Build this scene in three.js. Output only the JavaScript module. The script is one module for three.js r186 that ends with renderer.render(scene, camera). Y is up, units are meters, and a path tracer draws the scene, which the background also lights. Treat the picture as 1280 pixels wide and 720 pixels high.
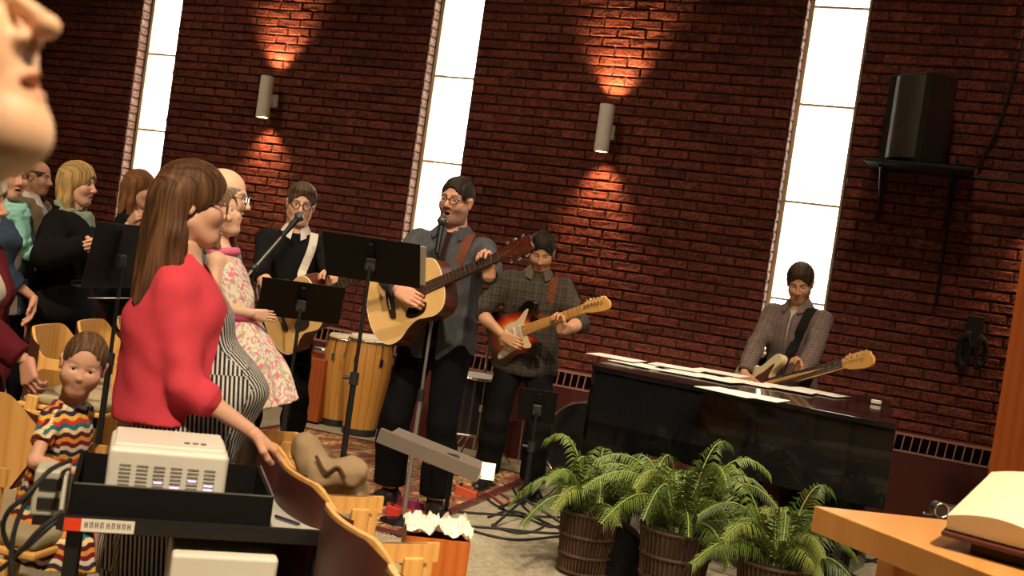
import * as THREE from 'three';
import { mergeGeometries, mergeVertices } from 'three/addons/utils/BufferGeometryUtils.js';
import { RoundedBoxGeometry } from 'three/addons/geometries/RoundedBoxGeometry.js';
import { ImprovedNoise } from 'three/addons/math/ImprovedNoise.js';
import { RectAreaLightUniformsLib } from 'three/addons/lights/RectAreaLightUniformsLib.js';

// ------------------------------------------------------------------ camera, sky, exposure
const scene = new THREE.Scene();
const renderer = new THREE.WebGLRenderer({ antialias: true });
renderer.toneMapping = THREE.LinearToneMapping;
renderer.toneMappingExposure = 1.0;
renderer.shadowMap.enabled = true;
RectAreaLightUniformsLib.init();
const FOCAL = 1400, DEG = Math.PI / 180;                       // focal length in pixels of the 1280 x 720 frame
const camera = new THREE.PerspectiveCamera(2 * Math.atan(360 / FOCAL) / DEG, 1280 / 720, 0.05, 100);
camera.position.set(0, 1.4, 0);
camera.rotation.set(-1.5 * DEG, 23 * DEG, 8.25 * DEG, 'YXZ');   // the photographer held the camera askew
camera.focus = 5.2;
camera.userData.fStop = 5.2;
camera.updateMatrixWorld(true);
scene.background = new THREE.Color().setRGB(11, 10.4, 9.2);      // bright overcast sky behind the frosted slit windows

// ceiling downlights: [x, z, intensity, aim x, aim z, half angle in degrees]
const WARM = new THREE.Color().setRGB(1.0, 0.77, 0.52);
const CEILING = 4.6;
const DOWNLIGHTS = [
  [-0.6, -0.4, 125, -2.0, -2.5, 32],
  [1.4, -1.6, 150, 0.2, -3.2, 28],
  [-0.8, -2.4, 92, -2.3, -5.0, 25],
  [-3.6, -1.2, 105, -4.5, -4.3, 30],
  [0.75, -0.75, 115, -0.7, -0.5, 24],
  [0.3, -3.3, 75, -0.95, -5.9, 21],
  [-0.45, -5.3, 9, -0.7, -6.6, 52],
  [-3.3, -5.3, 14, -3.3, -6.6, 52],
  [-6.1, -5.3, 14, -6.1, -6.6, 52],
];

// ------------------------------------------------------------------ helpers
const V = (x, y, z) => new THREE.Vector3(x, y, z);
let seedState = 12345;
const rnd = () => { seedState = (seedState * 1664525 + 1013904223) >>> 0; return seedState / 4294967296; };
const rr = (a, b) => a + (b - a) * rnd();
const noiseGen = new ImprovedNoise();
const noise = (x, y, z) => noiseGen.noise(x, y, z);
const clamp = (x, a, b) => (x < a ? a : x > b ? b : x);
const lerp = (a, b, t) => a + (b - a) * t;
const sstep = (a, b, x) => { const t = clamp((x - a) / (b - a), 0, 1); return t * t * (3 - 2 * t); };
// pixel of the photograph -> direction -> point on a plane or at a depth
const rayDir = (x, y) => V((x - 640) / FOCAL, -(y - 360) / FOCAL, -1).applyQuaternion(camera.quaternion);
const atDepth = (x, y, d) => rayDir(x, y).multiplyScalar(d).add(camera.position);
const onY = (x, y, Y) => { const r = rayDir(x, y); return r.multiplyScalar((Y - camera.position.y) / r.y).add(camera.position); };
const onZ = (x, y, Z) => { const r = rayDir(x, y); return r.multiplyScalar((Z - camera.position.z) / r.z).add(camera.position); };

const nameCount = {};
const numbered = (n) => { const k = nameCount[n] = (nameCount[n] ?? -1) + 1; return k ? n + '_' + String(k).padStart(3, '0') : n; };
function thing(name, label, category, pos = [0, 0, 0], turn = 0, group) {
  const o = new THREE.Group();
  o.name = numbered(name); o.position.set(pos[0], pos[1], pos[2]); o.rotation.y = turn;
  o.userData = { label, category };
  if (group) o.userData.group = group;
  scene.add(o);
  return o;
}
function mesh(name, geo, mat, parent) {
  const m = new THREE.Mesh(Array.isArray(geo) ? merge(geo) : geo, mat);
  m.name = name; m.castShadow = m.receiveShadow = true;
  if (parent) parent.add(m);
  return m;
}
function solo(name, geo, mat, label, category, group) {
  const m = mesh(numbered(name), geo, mat, scene);
  m.userData = { label, category };
  if (group) m.userData.group = group;
  return m;
}
function struct(name, geo, mat, label) {
  const m = mesh(name, geo, mat, scene);
  m.userData = { kind: 'structure', label, category: name.split('_')[0] };
  return m;
}
function merge(list) {
  const anyColor = list.some((g) => g.attributes.color);
  const gs = list.map((g) => {
    let h = g.index ? g.toNonIndexed() : g;
    for (const k of Object.keys(h.attributes)) if (!['position', 'normal', 'uv', 'color'].includes(k)) h.deleteAttribute(k);
    if (!h.attributes.normal) h.computeVertexNormals();
    if (!h.attributes.uv) h.setAttribute('uv', new THREE.BufferAttribute(new Float32Array(h.attributes.position.count * 2), 2));
    if (anyColor && !h.attributes.color) h.setAttribute('color', new THREE.BufferAttribute(new Float32Array(h.attributes.position.count * 3).fill(1), 3));
    h.morphAttributes = {};
    return h;
  });
  return mergeGeometries(gs, false);
}
const M4 = () => new THREE.Matrix4();
function put(g, x = 0, y = 0, z = 0, rx = 0, ry = 0, rz = 0) {
  return g.applyMatrix4(M4().compose(V(x, y, z), new THREE.Quaternion().setFromEuler(new THREE.Euler(rx, ry, rz, 'YXZ')), V(1, 1, 1)));
}
const box = (w, h, d, x = 0, y = 0, z = 0, rx = 0, ry = 0, rz = 0) => put(new THREE.BoxGeometry(w, h, d), x, y, z, rx, ry, rz);
const rbox = (w, h, d, r, x = 0, y = 0, z = 0, rx = 0, ry = 0, rz = 0) => put(new RoundedBoxGeometry(w, h, d, 2, Math.min(r, w / 2.01, h / 2.01, d / 2.01)), x, y, z, rx, ry, rz);
const cyl = (r1, r2, h, x = 0, y = 0, z = 0, rx = 0, ry = 0, rz = 0, seg = 20) => put(new THREE.CylinderGeometry(r1, r2, h, seg), x, y, z, rx, ry, rz);
const ball = (r, x = 0, y = 0, z = 0, sx = 1, sy = 1, sz = 1) => new THREE.SphereGeometry(r, 18, 12).scale(sx, sy, sz).translate(x, y, z);
// straight bar between two points
function bar(a, b, r1, r2 = r1, seg = 10) {
  const A = V(...a), B = V(...b), d = B.clone().sub(A), L = d.length();
  const g = new THREE.CylinderGeometry(r2, r1, L, seg).translate(0, L / 2, 0);
  return g.applyQuaternion(new THREE.Quaternion().setFromUnitVectors(V(0, 1, 0), d.normalize())).translate(A.x, A.y, A.z);
}
const tube = (pts, r, seg = 40, rad = 8) => new THREE.TubeGeometry(new THREE.CatmullRomCurve3(pts.map((p) => V(...p))), seg, r, rad, false);
const lathe = (pts, seg = 32) => new THREE.LatheGeometry(pts.map((p) => new THREE.Vector2(p[0], p[1])), seg);
function extrude(shape, depth, bevel = 0.004, curve = 24) {
  return new THREE.ExtrudeGeometry(shape, { depth, bevelEnabled: bevel > 0, bevelThickness: bevel, bevelSize: bevel, bevelSegments: 2, curveSegments: curve });
}
function shapeOf(pts, smooth = false) {
  const s = new THREE.Shape();
  if (smooth) { const c = new THREE.SplineCurve([...pts, pts[0]].map((p) => new THREE.Vector2(p[0], p[1]))); s.setFromPoints(c.getPoints(pts.length * 6)); } else s.setFromPoints(pts.map((p) => new THREE.Vector2(p[0], p[1])));
  return s;
}
// thick bent sheet: a strip of points (x,z) swept from y0(t) to y1(t), with thickness th
function bentSheet(path, y0, y1, th, seg = 48) {
  const c = new THREE.CatmullRomCurve3(path.map((p) => V(p[0], 0, p[1]))), pos = [], idx = [];
  for (let i = 0; i <= seg; i++) {
    const t = i / seg, p = c.getPointAt(t), T = c.getTangentAt(t), nx = -T.z, nz = T.x, lo = y0(t), hi = y1(t);
    for (const [s, y] of [[-1, lo], [1, lo], [1, hi], [-1, hi]]) pos.push(p.x + nx * s * th / 2, y, p.z + nz * s * th / 2);
  }
  for (let i = 0; i < seg; i++) for (let k = 0; k < 4; k++) { const a = i * 4 + k, b = i * 4 + (k + 1) % 4, d = a + 4, e = b + 4; idx.push(a, d, b, b, d, e); }
  idx.push(0, 1, 2, 0, 2, 3); const n = seg * 4; idx.push(n, n + 2, n + 1, n, n + 3, n + 2);
  let g = new THREE.BufferGeometry(); g.setAttribute('position', new THREE.Float32BufferAttribute(pos, 3)); g.setIndex(idx);
  g = g.toNonIndexed(); g.computeVertexNormals(); boxUV(g); return g;
}
// uv in metres from the dominant axis of each triangle
function boxUV(g, scale = 1) {
  const p = g.attributes.position, uv = new Float32Array(p.count * 2), a = V(), b = V(), c = V(), n = V();
  for (let i = 0; i < p.count; i += 3) {
    a.fromBufferAttribute(p, i); b.fromBufferAttribute(p, i + 1); c.fromBufferAttribute(p, i + 2);
    n.copy(b).sub(a).cross(c.clone().sub(a));
    const ax = Math.abs(n.x), ay = Math.abs(n.y), az = Math.abs(n.z);
    [a, b, c].forEach((v, k) => {
      const [u, w] = ax > ay && ax > az ? [v.z, v.y] : ay > az ? [v.x, v.z] : [v.x, v.y];
      uv[(i + k) * 2] = u * scale; uv[(i + k) * 2 + 1] = w * scale;
    });
  }
  g.setAttribute('uv', new THREE.BufferAttribute(uv, 2));
  return g;
}
const withBoxUV = (g, s = 1) => boxUV(g.index ? g.toNonIndexed() : g, s);

// ------------------------------------------------------------------ procedural textures and materials
const rgb = (r, g, b) => new THREE.Color().setRGB(r, g, b);
function dataTex(n, fn, srgb = false, rep = [1, 1]) {
  const d = new Uint8Array(n * n * 4);
  for (let y = 0; y < n; y++) for (let x = 0; x < n; x++) {
    const c = fn(x / n, y / n, x, y), i = (y * n + x) * 4;
    d[i] = clamp(c[0], 0, 1) * 255; d[i + 1] = clamp(c[1], 0, 1) * 255; d[i + 2] = clamp(c[2], 0, 1) * 255; d[i + 3] = 255;
  }
  const t = new THREE.DataTexture(d, n, n); t.magFilter = THREE.LinearFilter; t.minFilter = THREE.LinearFilter;
  t.wrapS = t.wrapT = THREE.RepeatWrapping; t.repeat.set(...rep); if (srgb) t.colorSpace = THREE.SRGBColorSpace; t.needsUpdate = true;
  return t;
}
// noise that tiles over the unit square (period in whole cells)
const tn = (u, v, f, s = 0) => {
  const a = u * Math.PI * 2, b = v * Math.PI * 2, R = f / 6.283;
  return noise(Math.cos(a) * R + s, Math.sin(a) * R + Math.cos(b) * R * 0.73 + s * 1.7, Math.sin(b) * R + s * 0.3);
};
const gray = (v) => [v, v, v];
const grainBump = dataTex(256, (u, v) => gray(0.5 + 0.35 * tn(u, v, 40) + 0.25 * tn(u, v, 90, 3)), false, [3, 3]);
const clothBump = dataTex(128, (u, v, x, y) => gray(0.5 + 0.25 * Math.sin(x * Math.PI / 2) * Math.sin(y * Math.PI / 2) + 0.2 * tn(u, v, 16)), false, [12, 12]);
const woodTex = (a, b, rep, streak = 34) => dataTex(256, (u, v) => {
  const w = tn(u, v * 0.0 + 0.13, 5) * 0.5 + tn(u, v, 3, 7) * 0.5, g = 0.5 + 0.5 * Math.sin((u * streak + w * 4 + 0.35 * Math.sin(v * 6.283)) * 6.283 / 3), f = 0.5 + 0.5 * tn(u, 0.2, 120, 2);
  const t = clamp(0.55 * g * g + 0.35 * f + 0.1 * tn(u, v, 30, 9), 0, 1);
  return [lerp(a[0], b[0], t), lerp(a[1], b[1], t), lerp(a[2], b[2], t)];
}, true, rep);
const std = (o) => new THREE.MeshStandardMaterial(o);
const phys = (o) => new THREE.MeshPhysicalMaterial(o);
const plyWood = std({ map: woodTex([0.87, 0.68, 0.40], [0.79, 0.58, 0.31], [2.4, 0.5]), roughness: 0.42 });
const plyEdge = std({ color: rgb(0.72, 0.50, 0.27), roughness: 0.6 });
const tableWood = std({ map: woodTex([0.80, 0.59, 0.34], [0.74, 0.52, 0.28], [1.3, 0.4], 22), roughness: 0.38 });
const panelWood = std({ map: woodTex([0.66, 0.34, 0.13], [0.57, 0.27, 0.09], [1.6, 0.4]), roughness: 0.5 });
const boxWood = std({ map: woodTex([0.76, 0.42, 0.16], [0.64, 0.33, 0.11], [2, 1]), roughness: 0.5 });
const cajonWood = std({ map: woodTex([0.62, 0.31, 0.11], [0.52, 0.24, 0.08], [2, 1]), roughness: 0.5 });
const spruce = std({ map: woodTex([0.88, 0.74, 0.50], [0.82, 0.67, 0.42], [5, 0.4], 60), roughness: 0.35 });
const mahogany = std({ map: woodTex([0.34, 0.14, 0.07], [0.25, 0.09, 0.05], [3, 0.6]), roughness: 0.32 });
const maple = std({ map: woodTex([0.90, 0.70, 0.40], [0.84, 0.62, 0.33], [4, 0.6]), roughness: 0.35 });
const rosewood = std({ color: rgb(0.035, 0.016, 0.010), roughness: 0.5 });
const blackMetal = std({ color: rgb(0.012, 0.012, 0.013), roughness: 0.42, metalness: 0.3 });
const blackMatte = phys({ specularIntensity: 0.3, color: rgb(0.006, 0.0055, 0.0055), roughness: 0.75, bumpMap: grainBump, bumpScale: 0.0006 });
const blackPlastic = std({ color: rgb(0.015, 0.015, 0.016), roughness: 0.45 });
const blackRubber = std({ color: rgb(0.010, 0.010, 0.010), roughness: 0.7 });
const chrome = std({ color: rgb(0.75, 0.75, 0.76), roughness: 0.18, metalness: 1 });
const greyMetal = std({ color: rgb(0.30, 0.29, 0.28), roughness: 0.4, metalness: 0.7 });
const paper = std({ color: rgb(0.82, 0.80, 0.74), roughness: 0.85 });
const whitePlastic = std({ color: rgb(0.74, 0.72, 0.65), roughness: 0.45 });
const cream = std({ color: rgb(0.80, 0.70, 0.46), roughness: 0.3 });
const redPlastic = std({ color: rgb(0.45, 0.03, 0.02), roughness: 0.4 });
// ------------------------------------------------------------------ the room
const WALL = -7.5, X0 = -11.5, X1 = 3.6, Z1 = 5.5;
const floorTex = dataTex(512, (u, v) => { const n = 0.93 + 0.10 * tn(u, v, 60) + 0.10 * tn(u, v, 130, 4) + 0.05 * tn(u, v, 9, 2); return [0.62 * n, 0.595 * n, 0.51 * n]; }, true, [0.55, 0.55]);
const floorMat = std({ map: floorTex, roughness: 0.9, bumpMap: grainBump, bumpScale: 0.0015 });
struct('floor', withBoxUV(box(X1 - X0 + 0.6, 0.2, Z1 - WALL + 0.9, (X0 + X1) / 2, -0.1, (Z1 + WALL) / 2)), floorMat, 'grey beige carpeted church floor');
const plaster = std({ color: rgb(0.28, 0.21, 0.15), roughness: 0.9 });
struct('ceiling', box(X1 - X0 + 0.6, 0.2, Z1 - WALL + 0.9, (X0 + X1) / 2, CEILING + 0.1, (Z1 + WALL) / 2), plaster, 'plain cream plaster church ceiling');
struct('wall_left', box(0.3, CEILING, Z1 - WALL + 0.6, X0 - 0.15, CEILING / 2, (Z1 + WALL) / 2), plaster, 'cream plaster side wall of the church');
struct('wall_right', box(0.3, CEILING, Z1 - WALL + 0.6, X1 + 0.15, CEILING / 2, (Z1 + WALL) / 2), plaster, 'cream plaster side wall beside the partition');
struct('wall_rear', box(X1 - X0 + 0.6, CEILING, 0.3, (X0 + X1) / 2, CEILING / 2, Z1 + 0.15), plaster, 'cream plaster wall behind the congregation');

// brick wall with slit windows
const WIN = [-9.53, -6.75, -3.945, -1.175, 1.6].map((x) => [x - 0.205, x + 0.205]), SILL = 1.015, HEAD = 4.2, REVEAL = 0.11;
const wallBack = struct('wall_back', (() => {
  const gs = [], mort = 0.012, zf = WALL - mort, T = 0.34, zc = zf - T / 2;
  let x = X0 - 0.3;
  for (const [a, b] of WIN) { gs.push(box(a - x, CEILING, T, (a + x) / 2, CEILING / 2, zc)); gs.push(box(b - a, SILL, T, (a + b) / 2, SILL / 2, zc)); gs.push(box(b - a, CEILING - HEAD, T, (a + b) / 2, (CEILING + HEAD) / 2, zc)); x = b; }
  gs.push(box(X1 + 0.3 - x, CEILING, T, (X1 + 0.3 + x) / 2, CEILING / 2, zc));
  return gs.map((g) => withBoxUV(g));
})(), std({ color: rgb(0.055, 0.030, 0.022), roughness: 0.95, bumpMap: grainBump, bumpScale: 0.002 }), 'red brown brick wall with tall slit windows');

const brickTex = dataTex(256, (u, v) => { const n = 0.80 + 0.28 * tn(u, v, 24) + 0.25 * tn(u, v, 70, 5) + 0.1 * tn(u, v, 6, 1); return gray(n); }, true, [2.2, 2.2]);
const brickBump = dataTex(256, (u, v) => gray(0.5 + 0.4 * tn(u, v, 30, 2) + 0.35 * tn(u, v, 80, 5)), false, [2.2, 2.2]);
const brickMat = std({ map: brickTex, vertexColors: true, roughness: 0.82, bumpMap: brickBump, bumpScale: 0.006 });
const BW = 0.2132, BH = 0.0677, JOINT = 0.011;
// one rock-faced brick: worn chamfered edges, dented face; back left open against the mortar
function brickGeo(w, h, d, tone, wob) {
  const p = [], c = 0.006, W = w / 2, H = h / 2, ring = (x, y, z, j) => [[-x, -y], [0, -y], [x, -y], [x, y], [0, y], [-x, y]].map(([a, b]) => [a + rr(-j, j), b + rr(-j, j), z + rr(-j, j)]);
  const R0 = ring(W, H, 0, 0), R1 = ring(W, H, d - c, wob * 0.6), R2 = ring(W - c, H - c, d, wob);
  const tri = (a, b, e) => p.push(...a, ...b, ...e);
  for (let i = 0; i < 6; i++) { const j = (i + 1) % 6; tri(R0[i], R0[j], R1[i]); tri(R1[i], R0[j], R1[j]); tri(R1[i], R1[j], R2[i]); tri(R2[i], R1[j], R2[j]); }
  const m = [rr(-0.02, 0.02), rr(-0.006, 0.006), d + rr(-wob, wob) * 1.3];
  for (let i = 0; i < 6; i++) tri(m, R2[i], R2[(i + 1) % 6]);
  const g = new THREE.BufferGeometry(); g.setAttribute('position', new THREE.Float32BufferAttribute(p, 3)); g.computeVertexNormals(); boxUV(g);
  const ou = rnd(), ov = rnd(), uv = g.attributes.uv, col = new Float32Array(p.length);
  for (let i = 0; i < uv.count; i++) { uv.setXY(i, uv.getX(i) + ou, uv.getY(i) + ov); col.set(tone, i * 3); }
  g.setAttribute('color', new THREE.BufferAttribute(col, 3));
  return g;
}
const brickTone = () => { const t = rnd(), k = rr(0.78, 1.2); return t < 0.62 ? [0.255 * k, 0.052 * k, 0.030 * k] : t < 0.85 ? [0.205 * k, 0.040 * k, 0.026 * k] : [0.30 * k, 0.074 * k, 0.042 * k]; };
const brickVariants = Array.from({ length: 28 }, () => brickGeo(BW - JOINT, BH - JOINT, 0.014, brickTone(), 0.0035));
const brickRest = [], brickPick = [];
for (let r = 0; r * BH < CEILING - 0.03; r++) {
  const y = (r + 0.5) * BH;
  const spans = []; let x = X0;
  if (y > SILL && y < HEAD) for (const [a, b] of WIN) { spans.push([x, a]); x = b; }
  spans.push([x, X1]);
  for (const [a, b] of spans) {
    let k = Math.floor(a / BW) - 1;
    for (; ; k++) {
      const l = Math.max(a + (a === X0 ? 0 : JOINT * 0.3), k * BW + (r % 2) * BW / 2), rgt = Math.min(b - JOINT * 0.3, (k + 1) * BW + (r % 2) * BW / 2);
      if (l >= b) break;
      if (rgt - l < 0.03) continue;
      const cx = (l + rgt) / 2, full = rgt - l > BW - 0.004;
      const zz = WALL - 0.012 + rr(-0.0025, 0.003);
      const inView = y > 0.7 && y < 3.45 && cx > -8.7 && cx < 0.75;
      if (y < 0.6 && false) continue;
      const yaw = rr(-0.008, 0.008), roll = rr(-0.006, 0.006);
      if (full) brickPick.push({ cx, y, zz, yaw, roll, v: Math.floor(rnd() * brickVariants.length), near: inView && !(cx > -1.75 && y < 1.05) && !(cx > -0.9 && cx < -0.15 && y > 1.0 && y < 3.0) ? Math.hypot(cx, 7.5) : 99 });
      else brickRest.push(put(brickGeo(rgt - l - JOINT, BH - JOINT, 0.014, brickTone(), 0.003), cx, y, zz, 0, yaw, roll));
    }
  }
}
brickPick.sort((a, b) => a.near - b.near);
brickPick.forEach((b, i) => {
  const g = brickVariants[b.v];
  if (i < 300) { const m = mesh(i ? 'brick_' + String(i).padStart(3, '0') : 'brick', g, brickMat, wallBack); m.position.set(b.cx, b.y, b.zz); m.rotation.set(0, b.yaw, b.roll); } else brickRest.push(put(g.clone(), b.cx, b.y, b.zz, 0, b.yaw, b.roll));
});
{ const m = mesh('brickwork', brickRest, brickMat, wallBack); m.userData.kind = 'stuff'; }

// slit windows: brick reveal, timber frame, frosted panes
const frameMat = std({ color: rgb(0.80, 0.62, 0.38), roughness: 0.55 });
const paneMat = phys({ color: rgb(1, 1, 1), transmission: 1, roughness: 0.35, thickness: 0, ior: 1.3 });
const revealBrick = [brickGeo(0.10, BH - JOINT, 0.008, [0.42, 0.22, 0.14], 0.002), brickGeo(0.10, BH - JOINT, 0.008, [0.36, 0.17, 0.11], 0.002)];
const MULL = [1.39, 2.045, 2.70, 3.355, 4.0];
WIN.forEach(([a, b], i) => {
  const g = new THREE.Group(); g.name = 'window_' + (i + 1); scene.add(g);
  g.userData = { kind: 'structure', category: 'window', label: ['tall slit window at the far end of the brick wall', 'tall slit window behind the standing congregation', 'tall slit window behind the singing guitarist', 'tall slit window behind the bass player', 'tall slit window beyond the wooden partition'][i] };
  const zf = WALL - REVEAL - 0.03, fw = 0.026;
  mesh('window_frame', [box(fw, HEAD - SILL, 0.05, a + fw / 2 + 0.004, (HEAD + SILL) / 2, zf), box(fw, HEAD - SILL, 0.05, b - fw / 2 - 0.004, (HEAD + SILL) / 2, zf), box(b - a, fw, 0.05, (a + b) / 2, SILL + fw / 2, zf), box(b - a, fw, 0.05, (a + b) / 2, HEAD - fw / 2, zf)], frameMat, g);
  mesh('window_sill', box(b - a, 0.03, 0.16, (a + b) / 2, SILL - 0.012, WALL - 0.06), frameMat, g);
  let y0 = SILL + fw;
  for (const y of [...MULL, HEAD - fw]) {
    if (y < HEAD - 0.05) mesh('glazing_bar', box(b - a - 2 * fw - 0.01, 0.016, 0.04, (a + b) / 2, y, zf), frameMat, g);
    mesh('pane', box(b - a - 2 * fw - 0.01, y - y0 - 0.016, 0.004, (a + b) / 2, (y + y0) / 2, zf - 0.008), paneMat, g);
    y0 = y;
  }
  if (i > 0 && i < 4) for (let r = 0, k = 0; r < 40; r++) {   // bricks that line the jamb
    const y = (Math.floor(SILL / BH) + 1 + r + 0.5) * BH; if (y > HEAD) break;
    const m = mesh(k ? 'jamb_brick_' + String(k).padStart(3, '0') : 'jamb_brick', revealBrick[k % 2], brickMat, g); k++;
    m.position.set(a - 0.004, y, WALL - 0.055); m.rotation.y = Math.PI / 2;
  }
});

// convector casing along the foot of the wall, with its fin grille
const heatRed = std({ color: rgb(0.075, 0.010, 0.007), roughness: 0.6 });
const heatFin = std({ color: rgb(0.38, 0.20, 0.16), roughness: 0.5 });
{
  const t = thing('wall_convector', 'dark red convector casing with a fin grille along the brick wall', 'radiator', [0, 0, 0]);
  const y0 = 0.565, y1 = 0.675, zc = -7.33, xa = -9.5, xb = 1.6;
  mesh('casing', [box(xb - xa, y0, 0.15, (xa + xb) / 2, y0 / 2, -7.405), box(xb - xa, 0.012, 0.15, (xa + xb) / 2, y1, -7.405), box(xb - xa, y1 - y0, 0.01, (xa + xb) / 2, (y0 + y1) / 2, -7.47)], heatRed, t);
  mesh('grille_rail', [box(xb - xa, 0.012, 0.012, (xa + xb) / 2, y0 + 0.004, zc), box(xb - xa, 0.014, 0.014, (xa + xb) / 2, y1, zc)], heatFin, t);
  const fin = box(0.007, y1 - y0 - 0.01, 0.012); let k = 0;
  for (let x = xa + 0.03; x < xb; x += 0.05) { const m = mesh(k ? 'fin_' + String(k).padStart(3, '0') : 'fin', fin, heatFin, t); k++; m.position.set(x, (y0 + y1) / 2 + 0.003, zc); m.rotation.z = -0.10; }
}

// up and down wall lamps
const lampWhite = std({ color: rgb(0.88, 0.86, 0.78), roughness: 0.5 });
const glowMat = std({ color: rgb(0.9, 0.8, 0.6), emissive: rgb(1.0, 0.55, 0.2), emissiveIntensity: 6 });
const AMBER = new THREE.Color().setRGB(1.0, 0.56, 0.24);
[[-2.61, 'white tube wall lamp between the singer and bass player windows', 1], [-5.47, 'white tube wall lamp above the young guitarist in glasses', 1], [0.31, 'white tube wall lamp on the brick wall beyond the partition', 0]].forEach(([x, label, vis]) => {
  const y = 2.385, t = thing('wall_lamp', label, 'lamp', [x, y, WALL], 0, 'white tube wall lamps');
  const R = 0.052, H = 0.33, z = 0.135;
  mesh('tube', [lathe([[R - 0.006, -H / 2 + 0.004], [R, -H / 2], [R, H / 2], [R - 0.006, H / 2 - 0.004], [R - 0.006, -H / 2 + 0.004]], 32).translate(0, 0, z)], lampWhite, t);
  mesh('baffle', cyl(R - 0.007, R - 0.007, 0.14, 0, 0, z), lampWhite, t);
  mesh('bracket', [rbox(0.075, 0.10, 0.04, 0.006, 0, -0.01, 0.025), box(0.04, 0.05, 0.05, 0, -0.01, 0.07)], lampWhite, t);
  for (const s of [1, -1]) {
    mesh('bulb', cyl(0.034, 0.034, 0.012, 0, s * 0.078, z), glowMat, t);
    const l = new THREE.SpotLight(AMBER, (s > 0 ? 10 : 4.5), 0, 38 * DEG, 1.0, 2);
    l.name = 'wall_lamp_light'; l.position.set(x, y + s * 0.10, WALL + z); l.target.position.set(x, y + s * 2, WALL + z - 0.62); l.castShadow = true; l.shadow.radius = 1.4;
    scene.add(l, l.target);
  }
});

// recessed downlights in the ceiling (above the frame)
const downGlow = std({ color: rgb(1, 0.95, 0.85), emissive: rgb(1, 0.85, 0.65), emissiveIntensity: 5 });
DOWNLIGHTS.forEach(([x, z, I, ax, az, ang], i) => {
  const t = thing('ceiling_downlight', 'round recessed ceiling downlight with a pale trim ring', 'lamp', [x, CEILING, z], 0, 'ceiling downlights above the congregation and band');
  mesh('trim_ring', lathe([[0.11, 0], [0.14, -0.012], [0.15, 0], [0.11, 0]], 28), lampWhite, t);
  mesh('lens', cyl(0.11, 0.11, 0.008, 0, -0.005, 0), downGlow, t);
  const l = new THREE.SpotLight(WARM, I, 0, ang * DEG, 0.8, 2);
  l.name = 'downlight'; l.position.set(x, CEILING - 0.03, z); l.target.position.set(ax, 0.9, az); l.castShadow = true; l.shadow.radius = 5;
  scene.add(l, l.target);
});

// loudspeaker on a wall shelf
{
  const s = thing('wall_shelf', 'thin black bracket shelf under the wall loudspeaker', 'shelf', [-0.53, 2.30, WALL]);
  mesh('board', rbox(0.62, 0.018, 0.46, 0.004, 0.02, 0, 0.235), blackMetal, s);
  for (const x of [-0.2, 0.2]) mesh('bracket', [box(0.02, 0.32, 0.02, x, -0.16, 0.012), box(0.02, 0.02, 0.36, x, -0.016, 0.19), bar([x, -0.30, 0.02], [x, -0.02, 0.33], 0.008)], blackMetal, s);
  mesh('pipe', [bar([0.30, -0.01, 0.16], [0.95, -0.01, 0.16], 0.012), bar([0.22, 0.10, 0.05], [0.22, -0.8, 0.03], 0.01)], blackMetal, s);
  const p = thing('wall_loudspeaker', 'dark grey loudspeaker with a rounded grille on a wall shelf', 'loudspeaker', [-0.55, 2.31, WALL + 0.25], -0.62);
  const out = shapeOf([[-0.15, -0.13], [0.15, -0.13], [0.17, 0.02], [0.14, 0.10], [0.07, 0.15], [-0.07, 0.15], [-0.14, 0.10], [-0.17, 0.02]]);
  mesh('cabinet', extrude(out, 0.53, 0.008).rotateX(-Math.PI / 2).translate(0, 0.009, 0), std({ color: rgb(0.016, 0.014, 0.012), roughness: 0.5 }), p);
  mesh('grille', bentSheet([[0.172, 0.0], [0.15, -0.09], [0.08, -0.155], [0, -0.168], [-0.08, -0.155], [-0.15, -0.09], [-0.172, 0.0]].map(([x, z]) => [x, -z]), () => 0.03, () => 0.53, 0.006), std({ color: rgb(0.060, 0.053, 0.042), roughness: 0.5, metalness: 0.3, bumpMap: clothBump, bumpScale: 0.001 }), p);
  solo('wall_cable', tube([[-0.02, 3.6, WALL + 0.02], [-0.06, 3.0, WALL + 0.02], [-0.12, 2.6, WALL + 0.03], [-0.20, 2.36, WALL + 0.05]], 0.008), blackRubber, 'black cable running up the bricks beside the wall loudspeaker', 'cable');
  const h = thing('cable_hanger', 'black hooks with coiled cables hung below the wall shelf', 'hook', [-0.07, 1.30, WALL]);
  mesh('plate', rbox(0.10, 0.20, 0.03, 0.008, 0, 0.06, 0.02), blackPlastic, h);
  for (const [x, k, z] of [[-0.05, 2.3, 0.035], [-0.035, 2.7, 0.05], [0.05, 2.5, 0.04], [0.065, 2.1, 0.055]]) mesh('coil', new THREE.TorusGeometry(0.036, 0.010, 8, 24).scale(0.75, k, 1).translate(x, -0.06, z), blackRubber, h);
  mesh('knob', [ball(0.012, -0.02, 0.05, 0.045), ball(0.010, 0.04, -0.06, 0.05)], chrome, h);
}
// ------------------------------------------------------------------ smooth solids: distance fields meshed by surface nets
const smin = (a, b, k) => { const h = Math.max(k - Math.abs(a - b), 0) / k; return Math.min(a, b) - h * h * k * 0.25; };
const smax = (a, b, k) => -smin(-a, -b, k);
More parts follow.
